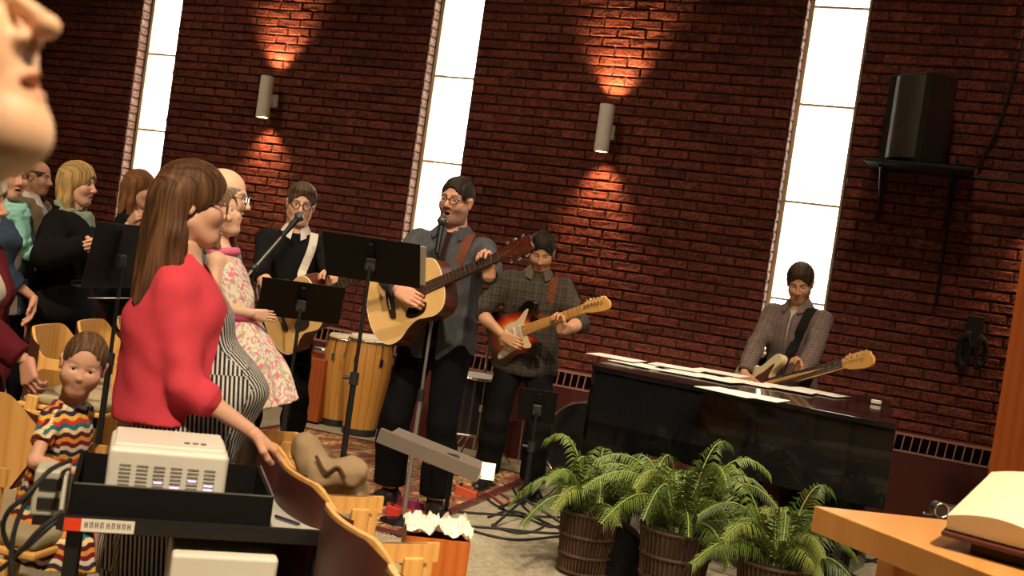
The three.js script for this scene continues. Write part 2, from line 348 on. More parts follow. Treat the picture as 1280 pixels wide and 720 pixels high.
// tapered capsule
function cap(a, b, ra, rb) {
  const ax = a.x, ay = a.y, az = a.z, dx = b.x - ax, dy = b.y - ay, dz = b.z - az, L = dx * dx + dy * dy + dz * dz || 1e-9;
  return (x, y, z) => { const px = x - ax, py = y - ay, pz = z - az, t = clamp((px * dx + py * dy + pz * dz) / L, 0, 1), qx = px - dx * t, qy = py - dy * t, qz = pz - dz * t; return Math.sqrt(qx * qx + qy * qy + qz * qz) - (ra + (rb - ra) * t); };
}
const ell = (cx, cy, cz, rx, ry, rz) => { const m = Math.min(rx, ry, rz); return (x, y, z) => { const a = (x - cx) / rx, b = (y - cy) / ry, c = (z - cz) / rz, k = Math.sqrt(a * a + b * b + c * c), g = Math.sqrt(a * a / (rx * rx) + b * b / (ry * ry) + c * c / (rz * rz)); return k < 1e-6 ? -m : k * (k - 1) / g; }; };
const sph = (cx, cy, cz, r) => (x, y, z) => Math.hypot(x - cx, y - cy, z - cz) - r;
const uni = (list, k) => (x, y, z) => { let d = list[0](x, y, z); for (let i = 1; i < list.length; i++) d = smin(d, list[i](x, y, z), k); return d; };
function meshField(f, lo, hi, cell) {
  const nx = Math.ceil((hi.x - lo.x) / cell) + 1, ny = Math.ceil((hi.y - lo.y) / cell) + 1, nz = Math.ceil((hi.z - lo.z) / cell) + 1;
  const val = new Float32Array(nx * ny * nz).fill(NaN), vid = new Int32Array(nx * ny * nz).fill(-1), B = 5, pos = [], idx = [], cells = [];
  const at = (i, j, k) => (k * ny + j) * nx + i;
  const half = B * cell * 0.87 * 1.35;
  const sample = (i, j, k) => { const q = at(i, j, k); let v = val[q]; if (v !== v) { v = f(lo.x + i * cell, lo.y + j * cell, lo.z + k * cell); val[q] = v; } return v; };
  for (let bk = 0; bk < nz - 1; bk += B) for (let bj = 0; bj < ny - 1; bj += B) for (let bi = 0; bi < nx - 1; bi += B) {
    if (Math.abs(f(lo.x + (bi + B / 2) * cell, lo.y + (bj + B / 2) * cell, lo.z + (bk + B / 2) * cell)) > half) continue;
    for (let k = bk; k < Math.min(bk + B, nz - 1); k++) for (let j = bj; j < Math.min(bj + B, ny - 1); j++) for (let i = bi; i < Math.min(bi + B, nx - 1); i++) {
      const v = [sample(i, j, k), sample(i + 1, j, k), sample(i, j + 1, k), sample(i + 1, j + 1, k), sample(i, j, k + 1), sample(i + 1, j, k + 1), sample(i, j + 1, k + 1), sample(i + 1, j + 1, k + 1)];
      let m = 0; for (let c = 0; c < 8; c++) if (v[c] < 0) m |= 1 << c;
      if (m === 0 || m === 255) continue;
      let sx = 0, sy = 0, sz = 0, n = 0;
      for (const [a, b] of NET_EDGES) {
        if ((v[a] < 0) === (v[b] < 0)) continue;
        const t = v[a] / (v[a] - v[b]);
        sx += (a & 1) + t * ((b & 1) - (a & 1)); sy += (a >> 1 & 1) + t * ((b >> 1 & 1) - (a >> 1 & 1)); sz += (a >> 2) + t * ((b >> 2) - (a >> 2)); n++;
      }
      vid[at(i, j, k)] = pos.length / 3;
      pos.push(lo.x + (i + sx / n) * cell, lo.y + (j + sy / n) * cell, lo.z + (k + sz / n) * cell); cells.push(i, j, k);
    }
  }
  for (let c = 0; c < cells.length; c += 3) {
    const i = cells[c], j = cells[c + 1], k = cells[c + 2], s0 = val[at(i, j, k)] < 0;
    const quad = (a, b, d, e, flip) => { if (a < 0 || b < 0 || d < 0 || e < 0) return; if (flip) idx.push(a, d, b, a, e, d); else idx.push(a, b, d, a, d, e); };
    if (j > 0 && k > 0 && s0 !== (val[at(i + 1, j, k)] < 0)) quad(vid[at(i, j - 1, k - 1)], vid[at(i, j, k - 1)], vid[at(i, j, k)], vid[at(i, j - 1, k)], !s0);
    if (i > 0 && k > 0 && s0 !== (val[at(i, j + 1, k)] < 0)) quad(vid[at(i - 1, j, k - 1)], vid[at(i - 1, j, k)], vid[at(i, j, k)], vid[at(i, j, k - 1)], !s0);
    if (i > 0 && j > 0 && s0 !== (val[at(i, j, k + 1)] < 0)) quad(vid[at(i - 1, j - 1, k)], vid[at(i, j - 1, k)], vid[at(i, j, k)], vid[at(i - 1, j, k)], !s0);
  }
  const g = new THREE.BufferGeometry(); g.setAttribute('position', new THREE.Float32BufferAttribute(pos, 3)); g.setIndex(idx); g.computeVertexNormals();
  return g;
}
const NET_EDGES = [[0, 1], [2, 3], [4, 5], [6, 7], [0, 2], [1, 3], [4, 6], [5, 7], [0, 4], [1, 5], [2, 6], [3, 7]];
function paint(g, fn) {
  const p = g.attributes.position, col = new Float32Array(p.count * 3), c = [0, 0, 0];
  for (let i = 0; i < p.count; i++) { fn(p.getX(i), p.getY(i), p.getZ(i), c); col.set(c, i * 3); }
  g.setAttribute('color', new THREE.BufferAttribute(col, 3));
  return g;
}
const bound = (pts, r) => { const b = new THREE.Box3(); for (const p of pts) b.expandByPoint(p); return [b.min.subScalar(r), b.max.addScalar(r)]; };
const place = (g, m) => g.applyMatrix4(m);

// ------------------------------------------------------------------ people
const skinMat = std({ vertexColors: true, roughness: 0.55 });
const hairMat = phys({ vertexColors: true, roughness: 0.6, specularIntensity: 0.45 });
const eyeMat = std({ vertexColors: true, roughness: 0.25 });
const lensMat = phys({ color: rgb(1, 1, 1), transmission: 1, roughness: 0.02, thickness: 0 });
const cloth = (r, g, b, o = {}) => phys({ color: rgb(r, g, b), roughness: 0.9, specularIntensity: 0.25, bumpMap: clothBump, bumpScale: 0.0012, ...o });
const SKIN = { fair: [0.62, 0.36, 0.25], rosy: [0.62, 0.33, 0.23], warm: [0.58, 0.32, 0.19], pale: [0.66, 0.42, 0.30] };

// two bone reach: elbow or knee between a and b, bent towards pole
function reach(a, b, l1, l2, pole) {
  const d = b.clone().sub(a); let L = d.length(); const max = (l1 + l2) * 0.997;
  if (L > max) { d.multiplyScalar(max / L); L = max; }
  const u = d.clone().normalize(), x = (l1 * l1 - l2 * l2 + L * L) / (2 * L), h = Math.sqrt(Math.max(0, l1 * l1 - x * x));
  const w = pole.clone().sub(u.clone().multiplyScalar(pole.dot(u))).normalize();
  return { mid: a.clone().addScaledVector(u, x).addScaledVector(w, h), end: a.clone().add(d) };
}
const PROFILE = {
  child: [[0.76, 0.10, 0.08, 0], [0.83, 0.150, 0.115, 0], [0.92, 0.155, 0.125, 0.004], [1.0, 0.152, 0.128, 0.010], [1.09, 0.150, 0.124, 0.010], [1.2, 0.150, 0.116, 0.006], [1.30, 0.152, 0.108, 0.002], [1.38, 0.140, 0.092, -0.004], [1.435, 0.105, 0.070, -0.010], [1.475, 0.056, 0.052, -0.012], [1.50, 0.046, 0.046, -0.012]],
  man: [[0.76, 0.10, 0.08, 0], [0.83, 0.158, 0.108, -0.004], [0.92, 0.168, 0.118, -0.008], [1.0, 0.160, 0.112, 0], [1.09, 0.152, 0.108, 0.006], [1.2, 0.164, 0.116, 0.008], [1.30, 0.178, 0.120, 0.006], [1.38, 0.172, 0.104, -0.002], [1.435, 0.135, 0.078, -0.012], [1.475, 0.068, 0.060, -0.014], [1.50, 0.052, 0.052, -0.012]],
  woman: [[0.76, 0.10, 0.08, 0], [0.83, 0.165, 0.115, -0.008], [0.91, 0.176, 0.124, -0.012], [1.0, 0.150, 0.108, -0.002], [1.08, 0.130, 0.098, 0.004], [1.18, 0.142, 0.108, 0.012], [1.27, 0.155, 0.128, 0.022], [1.36, 0.152, 0.098, 0.002], [1.42, 0.118, 0.072, -0.010], [1.46, 0.056, 0.052, -0.012], [1.50, 0.046, 0.046, -0.010]],
};
function profileField(rows, grow, fold = 0, seed = 0) {
  const y0 = rows[0][0], y1 = rows[rows.length - 1][0];
  return (x, y, z) => {
    const q = clamp(y, y0, y1); let i = 0; while (i < rows.length - 2 && q > rows[i + 1][0]) i++;
    const a = rows[i], b = rows[i + 1], p = rows[Math.max(i - 1, 0)], n = rows[Math.min(i + 2, rows.length - 1)], t = (q - a[0]) / (b[0] - a[0]), t2 = t * t, t3 = t2 * t;
    const cr = (k) => { const m0 = (b[k] - p[k]) * (b[0] - a[0]) / (b[0] - p[0] || 1), m1 = (n[k] - a[k]) * (b[0] - a[0]) / (n[0] - a[0] || 1); return a[k] * (2 * t3 - 3 * t2 + 1) + m0 * (t3 - 2 * t2 + t) + b[k] * (-2 * t3 + 3 * t2) + m1 * (t3 - t2); };
    const w = cr(1) + grow, d = cr(2) + grow, zz = z - cr(3), e = Math.sqrt((x / w) ** 2 + (zz / d) ** 2), k = Math.min(w, d) * 0.5 + Math.max(w, d) * 0.5;
    let r = (e - 1) * Math.min(k, d * 1.15);
    const dy = y - q; if (dy !== 0) r = Math.sqrt(Math.max(r, 0) ** 2 + dy * dy) + Math.min(r, 0) * 0;
    return fold ? r - fold * noise(x * 9 + seed, y * 13 - x * 6, z * 9 + seed) : r;
  };
}
// head in its own frame: y up, z to the face, origin between the ears; all sizes adult, scaled by caller
function headField(o) {
  const open = o.mouth ?? 0, big = o.child ? 1 : 0, jw = o.female || big ? 0.92 : 1.0, nz = big ? 0.72 : o.nose ?? 1;
  const base = uni([
    ell(0, 0.036, -0.014, 0.077, 0.086, 0.097),
    ell(0, -0.040 + big * 0.006, 0.022 + big * 0.002, 0.058 * jw + big * 0.012, 0.074 - big * 0.012, 0.066),
    ell(0, -0.096 + big * 0.012, 0.056 + (o.jut ?? 0), 0.026 * jw, 0.018 + (o.jut ?? 0) * 0.3, 0.020),
    cap(V(-0.052 * jw, -0.056, 0.002), V(-0.016, -0.100 + big * 0.012, 0.052), 0.017, 0.015), cap(V(0.052 * jw, -0.056, 0.002), V(0.016, -0.100 + big * 0.012, 0.052), 0.017, 0.015),
    ell(-0.036, -0.026, 0.060, 0.024 + big * 0.005, 0.024, 0.022), ell(0.036, -0.026, 0.060, 0.024 + big * 0.005, 0.024, 0.022),
  ], 0.035);
  const brow = big ? ell(0, 0.03, 0.05, 0.05, 0.03, 0.03) : uni([cap(V(-0.044, 0.026, 0.066), V(-0.014, 0.026, 0.080), 0.008, 0.009), cap(V(0.044, 0.026, 0.066), V(0.014, 0.026, 0.080), 0.008, 0.009)], 0.01);
  const noseF = big ? uni([cap(V(0, 0.000, 0.080), V(0, -0.024, 0.088), 0.006, 0.008), ell(0, -0.027, 0.091, 0.0105, 0.008, 0.009)], 0.008) : uni([cap(V(0, 0.016, 0.084), V(0, -0.026, 0.090 + 0.018 * nz), 0.008, 0.0105 - (o.jut ?? 0) * 0.2), ell(0, -0.030, 0.090 + 0.017 * nz, 0.0115 - (o.jut ?? 0) * 0.2, 0.0095 - (o.jut ?? 0) * 0.15, 0.0105), ell(-0.0125, -0.034, 0.093, 0.007, 0.0065, 0.009), ell(0.0125, -0.034, 0.093, 0.007, 0.0065, 0.009)], 0.009);
  const lipU = uni([cap(V(-0.020 + big * 0.004, -0.064 + open * 0.002, 0.080 - big * 0.004), V(0, -0.061 + open * 0.004, 0.090 - big * 0.010), 0.0045, 0.006), cap(V(0.020 - big * 0.004, -0.064 + open * 0.002, 0.080 - big * 0.004), V(0, -0.061 + open * 0.004, 0.090 - big * 0.010), 0.0045, 0.006)], 0.006);
  const lipL = uni([cap(V(-0.018, -0.070 - open * 0.006, 0.079 - big * 0.006), V(0, -0.073 - open * 0.012, 0.087 - big * 0.010), 0.005, 0.0072), cap(V(0.018, -0.070 - open * 0.006, 0.079 - big * 0.006), V(0, -0.073 - open * 0.012, 0.087 - big * 0.010), 0.005, 0.0072)], 0.006);
  const mouth = open ? ell(0, -0.067 - open * 0.004, 0.092, 0.017, 0.004 + 0.008 * open, 0.022) : null;
  const sk = big ? 0.8 : 1, sock = [ell(-0.031, 0.006, 0.096, 0.021, 0.013 * sk, 0.018 * sk), ell(0.031, 0.006, 0.096, 0.021, 0.013 * sk, 0.018 * sk)];
  const lids = [ell(-0.031, 0.006, 0.0695, 0.0165, 0.0135, 0.0145), ell(0.031, 0.006, 0.0695, 0.0165, 0.0135, 0.0145)];
  const slit = [ell(-0.031, o.lookDown ? 0.001 : 0.005, 0.086, 0.0135, o.lookDown ? 0.0025 : 0.0050 + big * 0.0022, 0.012), ell(0.031, o.lookDown ? 0.001 : 0.005, 0.086, 0.0135, o.lookDown ? 0.0025 : 0.0050 + big * 0.0022, 0.012)];
  const ears = [-1, 1].map((s) => uni([ell(s * 0.078, -0.004, -0.008, 0.0075, 0.031, 0.019), ell(s * 0.084, 0.010, -0.012, 0.006, 0.017, 0.014)], 0.008));
  const dent = [ell(-0.087, -0.004, -0.004, 0.006, 0.016, 0.009), ell(0.087, -0.004, -0.004, 0.006, 0.016, 0.009)];
  const neck = cap(V(0, -0.055, -0.022), V(0, -0.118, -0.034), o.female || big ? 0.047 - big * 0.004 : 0.058, o.female || big ? 0.052 : 0.064);
  const chin2 = o.heavy ? ell(0, -0.098, 0.015, 0.055, 0.03, 0.055) : null;
  return (x, y, z) => {
    let d = base(x, y, z);
    if (z > 0.03) {
      d = smin(d, brow(x, y, z), 0.016);
      d = smax(d, -sock[x < 0 ? 0 : 1](x, y, z), 0.012);
      d = smin(d, lids[x < 0 ? 0 : 1](x, y, z), 0.004);
      d = smax(d, -slit[x < 0 ? 0 : 1](x, y, z), 0.002);
      d = smin(d, noseF(x, y, z), 0.010);
      d = smin(d, lipU(x, y, z), 0.006); d = smin(d, lipL(x, y, z), 0.006);
      if (mouth) d = smax(d, -mouth(x, y, z), 0.004);
    }
    const e = smax(ears[x < 0 ? 0 : 1](x, y, z), -dent[x < 0 ? 0 : 1](x, y, z), 0.004);
    d = smin(d, e, 0.008);
    d = smin(d, neck(x, y, z), 0.03);
    if (chin2) d = smin(d, chin2(x, y, z), 0.03);
    return d;
  };
}
function headPaint(o, s) {   // colours that belong to the face: lips, brows, beard, flush, scalp
  const sk = o.skin, hc = o.hairColor ?? [0.05, 0.03, 0.02], open = o.mouth ?? 0;
  return (X, Y, Z, c) => {
    const x = X / s, y = Y / s, z = Z / s, ax = Math.abs(x), n = noise(x * 60, y * 60, z * 60), m = noise(x * 400, y * 400, z * 400);
    let r = sk[0] * (1 + 0.05 * n), g = sk[1] * (1 + 0.06 * n), b = sk[2] * (1 + 0.06 * n);
    const mixc = (t, q) => { r = lerp(r, q[0], t); g = lerp(g, q[1], t); b = lerp(b, q[2], t); };
    const flush = Math.exp(-(((ax - 0.038) / 0.020) ** 2 + ((y + 0.028) / 0.020) ** 2)) * (z > 0.03 ? 1 : 0) + 0.7 * Math.exp(-((ax / 0.014) ** 2 + ((y + 0.030) / 0.016) ** 2)) * (z > 0.09 ? 1 : 0);
    mixc(0.28 * clamp(flush, 0, 1), [sk[0] * 1.0, sk[1] * 0.62, sk[2] * 0.55]);
    if (z > 0.05) {
      const lip = Math.exp(-((ax / 0.021) ** 4 + ((y + 0.067 + open * 0.004) / (0.0115 + open * 0.006)) ** 4));
      if (z > (o.child ? 0.070 : 0.078)) mixc(0.75 * lip, [sk[0] * 0.72, sk[1] * 0.42, sk[2] * 0.42]);
      if (open && ax < 0.017 && Math.abs(y + 0.067 + open * 0.004) < 0.004 + 0.008 * open && z < 0.083) mixc(0.95, [0.06, 0.012, 0.01]);
      const bx = (ax - 0.031) / 0.020, by = (y - 0.028 + 0.004 * bx * bx) / (o.female || o.child ? 0.0032 : 0.0046);
      mixc((o.child ? 0.45 : 0.85) * clamp(Math.exp(-(bx ** 4) - by * by) + 0.2 * m, 0, 1) * (Math.exp(-(bx ** 4) - by * by) > 0.08 ? 1 : 0), [hc[0] * 0.7, hc[1] * 0.7, hc[2] * 0.7]);
      const lash = Math.exp(-(((ax - 0.031) / 0.015) ** 4) - ((y - 0.0105) / 0.0022) ** 2); mixc(0.6 * lash, [0.03, 0.018, 0.012]);
    }
    if (o.beard) {
      const jaw = sstep(-0.030, -0.052, y - 0.35 * Math.max(0, 0.035 - z) * 0.5) * (z > -0.012 ? 1 : 0) * sstep(-0.135, -0.115, y), mous = (ax < 0.028 && y < -0.040 && y > -0.060 && z > 0.07) ? 1 : 0, clear = Math.exp(-((ax / 0.022) ** 4 + ((y + 0.068) / 0.010) ** 4));
      mixc(o.beard * clamp(Math.max(jaw, mous) * (1 - clear) * (0.8 + 0.4 * m), 0, 1), [hc[0] * 0.9, hc[1] * 0.9, hc[2] * 0.9]);
    }
    c[0] = r; c[1] = g; c[2] = b;
  };
}
function hairField(o) {
  const st = o.hair, th = o.hairThick ?? 0.012;
  const skull = ell(0, 0.038 + th * 0.3, -0.016, 0.077 + th, 0.086 + th, 0.097 + th);
  const line = o.hairline ?? 0.078;    // height of the front hairline
  const groove = (x, y, z) => { const q = Math.atan2(x, z + 0.015), top = sstep(0.05, 0.11, y), u = lerp(q * 0.09, x, top); const v = u + 0.010 * noise(y * 9, x * 14, z * 14); return 0.0006 * Math.sin(v * 1100 + 9 * noise(x * 18, y * 12, z * 18)) + 0.0034 * noise(v * 110, y * 7, 3) + 0.0016 * noise(v * 300, y * 10, 8); };
  const face = uni([ell(0, line - 0.118, 0.112, 0.070, 0.118, 0.074), ell(0, line - 0.175, 0.085, 0.105, 0.13, o.swept ? 0.085 : 0.065)], 0.01);
  if (st === 'short' || st === 'balding') {
    const earCut = (x, y, z) => Math.hypot((Math.abs(x) - 0.085) / 1.0, (y + 0.012) / 1.35, (z - 0.004) / 1.0) - 0.034;
    return (x, y, z) => {
      let d = skull(x, y, z) - groove(x, y, z) - (o.quiff ? o.quiff * sstep(0.0, 0.08, z) * sstep(0.06, 0.10, y) : 0);
      d = smax(d, -face(x, y, z) + 0.004 * noise(x * 90, 2, z * 40) + 0.002 * Math.sin(x * 420), 0.006);
      d = smax(d, -earCut(x, y, z), 0.006);
      d = Math.max(d, -0.062 - y + (z > -0.02 ? (z + 0.02) * 0.9 : 0) + 0.002 * Math.sin(x * 300));
      if (st === 'balding') d = smax(d, y - 0.048 - 0.25 * Math.max(0, -z - 0.03), 0.006);
      return d;
    };
  }
  const L = o.hairLength ?? 0.22, w = o.hairWide ?? 1, sideF = o.tied ? 0.0 : 1;
  const parts = [skull];
  if (o.tied) { parts.push(ell(0, -0.02, -0.105, 0.03, 0.035, 0.025)); }
  const curt = [];
  if (sideF) {
    for (const s of [-1, 1]) {
      const bz = o.swept ? -0.026 : 0;
      curt.push(cap(V(s * 0.072, 0.02, -0.02 + bz), V(s * 0.080 * w, -0.10, -0.010 + bz), 0.026, 0.026));
      curt.push(cap(V(s * 0.080 * w, -0.10, -0.010 + bz), V(s * (0.078 * w + 0.008), -L, 0.008 + bz * 1.4), 0.027, 0.015));
      curt.push(cap(V(s * 0.045, 0.0, -0.075), V(s * 0.050, -L * 1.05, -0.070), 0.042, 0.022));
    }
    curt.push(cap(V(0, 0.0, -0.085), V(0, -L * 1.1, -0.085 - (o.swell ?? 0)), 0.045 + (o.swell ?? 0) * 0.5, 0.024 + (o.swell ?? 0) * 0.5));
    if (o.swell) for (const s of [-1, 1]) curt.push(cap(V(s * 0.055, 0.02, -0.06), V(s * 0.085, -L, -0.075 - o.swell), 0.045, 0.035));
  }
  const all = uni([...parts, ...curt], 0.03);
  return (x, y, z) => { let d = all(x, y, z) - groove(x, y * 0.5, z) - 0.004 * noise(x * 30, y * 8, z * 30); d = smax(d, -face(x, y, z), 0.008); if (o.tied) d = Math.max(d, -0.07 - y + (z > -0.03 ? (z + 0.03) * 0.8 : 0)); return d; };
}
// one hand: wrist, direction of the fingers, direction the palm faces; curl per joint; side +1 left, -1 right
function handField(w, f, n, side, curl, s, spread = 0, thumbIn = 0.5) {
  f = f.clone().normalize(); n = n.clone().addScaledVector(f, -n.dot(f)).normalize();
  const lat = f.clone().cross(n).multiplyScalar(side).normalize();   // towards the thumb
  const at = (a, b, c) => w.clone().addScaledVector(f, a * s).addScaledVector(lat, b * s).addScaledVector(n, c * s);
  const list = [], pts = [w];
  const palm = [0.030, 0.010, -0.010, -0.029].map((b) => cap(at(0.005, b * 0.55, 0), at(0.086 - Math.abs(b - 0.008) * 0.25, b, 0), 0.0185 * s, 0.0125 * s));
  const len = [[0.042, 0.026, 0.021], [0.046, 0.030, 0.022], [0.043, 0.027, 0.021], [0.034, 0.021, 0.018]];
  const fingers = [];
  len.forEach((L, i) => {
    let p = at(0.086 - Math.abs(i - 1) * 0.005, 0.030 - i * 0.0197, 0.0), ang = 0, r = (0.0095 - (i === 3 ? 0.0015 : 0)) * s; const c = Array.isArray(curl[0]) ? curl[i] : curl;
    const seg = [];
    L.forEach((l, j) => {
      ang += c[j]; const dir = f.clone().multiplyScalar(Math.cos(ang)).addScaledVector(n, Math.sin(ang)).addScaledVector(lat, spread * (1.5 - i) * 0.12).normalize(), q = p.clone().addScaledVector(dir, l * s);
      seg.push(cap(p, q, r, r * 0.9)); pts.push(q); p = q; r *= 0.9;
    });
    fingers.push(uni(seg, 0.004 * s));
  });
  const t0 = at(0.022, 0.024, 0.006), t1 = at(0.052, 0.050 - thumbIn * 0.012, 0.012 + thumbIn * 0.022), t2 = at(0.080, 0.054 - thumbIn * 0.026, 0.016 + thumbIn * 0.034), t3 = at(0.102, 0.050 - thumbIn * 0.034, 0.017 + thumbIn * 0.038);
  pts.push(t1, t2, t3);
  const thumb = uni([cap(t0, t1, 0.016 * s, 0.0125 * s), cap(t1, t2, 0.012 * s, 0.0105 * s), cap(t2, t3, 0.0105 * s, 0.009 * s)], 0.005 * s);
  const P = uni(palm, 0.012 * s);
  return { pts, f: (x, y, z) => { let d = P(x, y, z); d = smin(d, thumb(x, y, z), 0.010 * s); for (let i = 0; i < 4; i++) { const e = fingers[i](x, y, z); d = e < d + 0.008 * s && e > -1 ? smin(d, e, 0.0035 * s) : Math.min(d, e); } return d; } };
}
const FIST = [1.1, 1.3, 0.7], GRIP = [0.75, 0.95, 0.5], RELAX = [0.3, 0.4, 0.25], FLAT = [0.12, 0.15, 0.1];

// o: name,label,at [x,z],turn (facing +z turned about y),H,female,skin,hair...,lean [forward, side], head {yaw,pitch,roll},
// hands: L/R {to: world Vector3, pole: local dir, f: world finger dir, n: world palm dir, curl}, feet: L/R local [x,z], wear: (fields)=>...
function person(o) {
  const root = thing('person', o.label, 'person', [o.at?.[0] ?? 0, o.base ?? 0, o.at?.[1] ?? 0], o.turn, o.group);
  if (o.headAt) {   // stature and standing place from where the head is
    const q0 = new THREE.Quaternion().setFromEuler(new THREE.Euler(o.lean?.[0] ?? 0, 0, o.lean?.[1] ?? 0)), q1 = q0.clone().multiply(new THREE.Quaternion().setFromEuler(new THREE.Euler(-(o.head?.pitch ?? 0), o.head?.yaw ?? 0, -(o.head?.roll ?? 0), 'YXZ')));
    const rel = V(0, 0.60, -0.012).applyQuaternion(q0).add(V(0, 0.90, 0)).add(V(0, 0.125, 0.030).multiplyScalar(o.headScale ?? 1).applyQuaternion(q1.slerp(q0, 0.4)));
    o.H = 1.75 * (o.headAt.y - (o.base ?? 0)) / rel.y; const off = rel.multiplyScalar(o.H / 1.75).applyAxisAngle(V(0, 1, 0), o.turn);
    root.position.set(o.headAt.x - off.x, o.base ?? 0, o.headAt.z - off.z);
  }
  const s = o.H / 1.75;
  root.updateMatrixWorld(true);
  const inv = root.matrixWorld.clone().invert(), dirInv = new THREE.Quaternion().copy(root.quaternion).invert();
  const L = (v) => v.clone().applyMatrix4(inv), LD = (v) => v.clone().applyQuaternion(dirInv).normalize();
  const fine = o.fine ?? 1, rows = (o.profile ?? PROFILE[o.child ? 'child' : o.female ? 'woman' : 'man']).map((r) => r.map((v) => v * s)).map((r, i) => (o.wide ? [r[0], r[1] * o.wide, r[2] * o.wide, r[3]] : r));
  const hipY = 0.90 * s, [lf, ls] = o.lean ?? [0, 0], hipZ = o.hipZ ?? 0;
  const bendQ = new THREE.Quaternion().setFromEuler(new THREE.Euler(lf, 0, ls)), hip = V(0, hipY, 0), bendI = bendQ.clone().invert();
  const up = (x, y, z) => V(x * s, y * s, z * s).sub(hip).applyQuaternion(bendQ).add(hip).add(V(0, 0, hipZ));
  const bq = new THREE.Matrix4().makeRotationFromQuaternion(bendI).elements;
  const bendField = (f) => (x, y, z) => { y -= hipY; z -= hipZ; return f(bq[0] * x + bq[4] * y + bq[8] * z, bq[1] * x + bq[5] * y + bq[9] * z + hipY, bq[2] * x + bq[6] * y + bq[10] * z); };
  const sw = (o.female ? 0.145 : 0.168) * (o.wide ? Math.sqrt(o.wide) : 1) * (o.shoulder ?? 1);
  const arms = {}, hands = {}, pts = [up(-0.2, 1.5, 0), up(0.2, 0.7, 0)];
  for (const k of ['L', 'R']) {
    const sd = k === 'L' ? 1 : -1, h = o.hands?.[k] ?? {}, sh = up(sd * sw, (o.female ? 1.378 : 1.392) - (o.drop ?? 0), -0.008);
    const to = h.to ? L(h.to) : up(sd * 0.26, 0.80, 0.06), pole = h.pole ? V(...h.pole) : V(sd * 0.5, -0.3, -0.8);
    const a = reach(sh, to, 0.295 * s, 0.255 * s, pole);
    arms[k] = { sh, el: a.mid, wr: a.end, sd };
    const f = h.f ? LD(h.f) : a.end.clone().sub(a.mid).normalize(), n = h.n ? LD(h.n) : V(-sd, 0, 0.1);
    hands[k] = { ...handField(a.end, f, n, sd, h.curl ?? RELAX, s * (o.handScale ?? 1), h.spread, h.thumb ?? 0.5), hide: h.hide };
    pts.push(sh, a.mid, a.end);
  }
  const legs = {};
  for (const k of ['L', 'R']) {
    const sd = k === 'L' ? 1 : -1, ft = o.feet?.[k] ?? [sd * 0.12, 0], hp = V(sd * 0.092 * s, hipY - 0.01, hipZ), an = V(ft[0], (ft[3] ?? 0) + 0.085 * s, ft[1] - 0.03 * s);
    const a = o.seated ? { mid: V(sd * 0.10 * s, (ft[4] ?? 0.46) , hipZ + (o.kneeZ ?? 0.40) * s), end: an } : reach(hp, an, 0.43 * s, 0.41 * s, V(sd * 0.12, 0, 1));
    legs[k] = { hp, kn: a.mid, an: a.end, toe: ft[2] ?? sd * 0.25, sd };
    pts.push(hp, a.mid, a.end);
  }
  const r = (v) => v * s * (o.wide ? Math.sqrt(o.wide) : 1) * (o.limb ?? 1), fe = o.female ? 0.88 : 1;
  const armField = (k, t0, t1, grow, fold = 0) => {   // t: 0 shoulder, 1 elbow, 2 wrist
    const A = arms[k], list = [], P = (t) => (t <= 1 ? A.sh.clone().lerp(A.el, t) : A.el.clone().lerp(A.wr, t - 1)), R = (t) => (t < 1 ? lerp(0.046, 0.039, t) : t < 1.3 ? lerp(0.040, 0.039, (t - 1) / 0.3) : lerp(0.039, 0.026, (t - 1.3) / 0.7)) * fe;
    const ts = [t0, ...[1, 1.3].filter((t) => t > t0 && t < t1), t1];
    for (let i = 0; i + 1 < ts.length; i++) list.push(cap(P(ts[i]), P(ts[i + 1]), r(R(ts[i])) + grow, r(R(ts[i + 1])) + grow));
    const last = list.pop(), rest = list.length ? uni(list, 0.02 * s) : null, e = P(t1), d = e.clone().sub(P(t1 - 0.1)).normalize();   // flat cuff
    return (x, y, z) => { const w = fold ? fold * noise(x * 17 + 5, y * 17, z * 17) : 0, l = Math.max(last(x, y, z) - w, (x - e.x) * d.x + (y - e.y) * d.y + (z - e.z) * d.z); return rest ? smin(rest(x, y, z) - w, l, 0.02 * s) : l; };
  };
  const shoulderF = (grow) => uni([sph(arms.L.sh.x, arms.L.sh.y, arms.L.sh.z, r(0.047) * fe + grow), sph(arms.R.sh.x, arms.R.sh.y, arms.R.sh.z, r(0.047) * fe + grow)], 0.02);
  const legField = (k, t1, grow, fold = 0, flare = 0) => {   // t: 1 knee, 2 ankle
    const A = legs[k], e = t1 <= 1 ? A.hp.clone().lerp(A.kn, t1) : A.kn.clone().lerp(A.an, t1 - 1);
    const list = [cap(A.hp, A.kn, r(0.082) + grow, r(0.056) + grow)];
    if (t1 > 1) { const m = A.kn.clone().lerp(A.an, 0.3); list.push(cap(A.kn, m, r(0.054) + grow, r(0.054) + grow + flare * 0.4)); if (t1 > 1.3) list.push(cap(m, e, r(0.054) + grow + flare * 0.4, r(0.036) + grow + flare)); }
    const f = uni(list, 0.03 * s), y0 = e.y;
    return (x, y, z) => Math.max(f(x, y, z) - (fold ? fold * noise(x * 11 + A.sd * 7, y * 9 + x * 4, z * 11) : 0), o.seated ? -1 : y0 - y);
  };
  const torsoField = (grow, fold, seed) => bendField(profileField(rows, grow, fold, seed));
  // head placement
  const hs = s * (o.headScale ?? 1), neckTop = up(0, 1.50, -0.012), hq = bendQ.clone().multiply(new THREE.Quaternion().setFromEuler(new THREE.Euler(-(o.head?.pitch ?? 0), o.head?.yaw ?? 0, -(o.head?.roll ?? 0), 'YXZ')));
  const headC = neckTop.clone().add(V(0, 0.125 * hs, 0.030 * hs).applyQuaternion(hq.clone().slerp(bendQ, 0.4)));
  const headM = M4().compose(headC, hq, V(1, 1, 1)), headScaleM = M4().compose(headC, hq, V(hs, hs, hs));
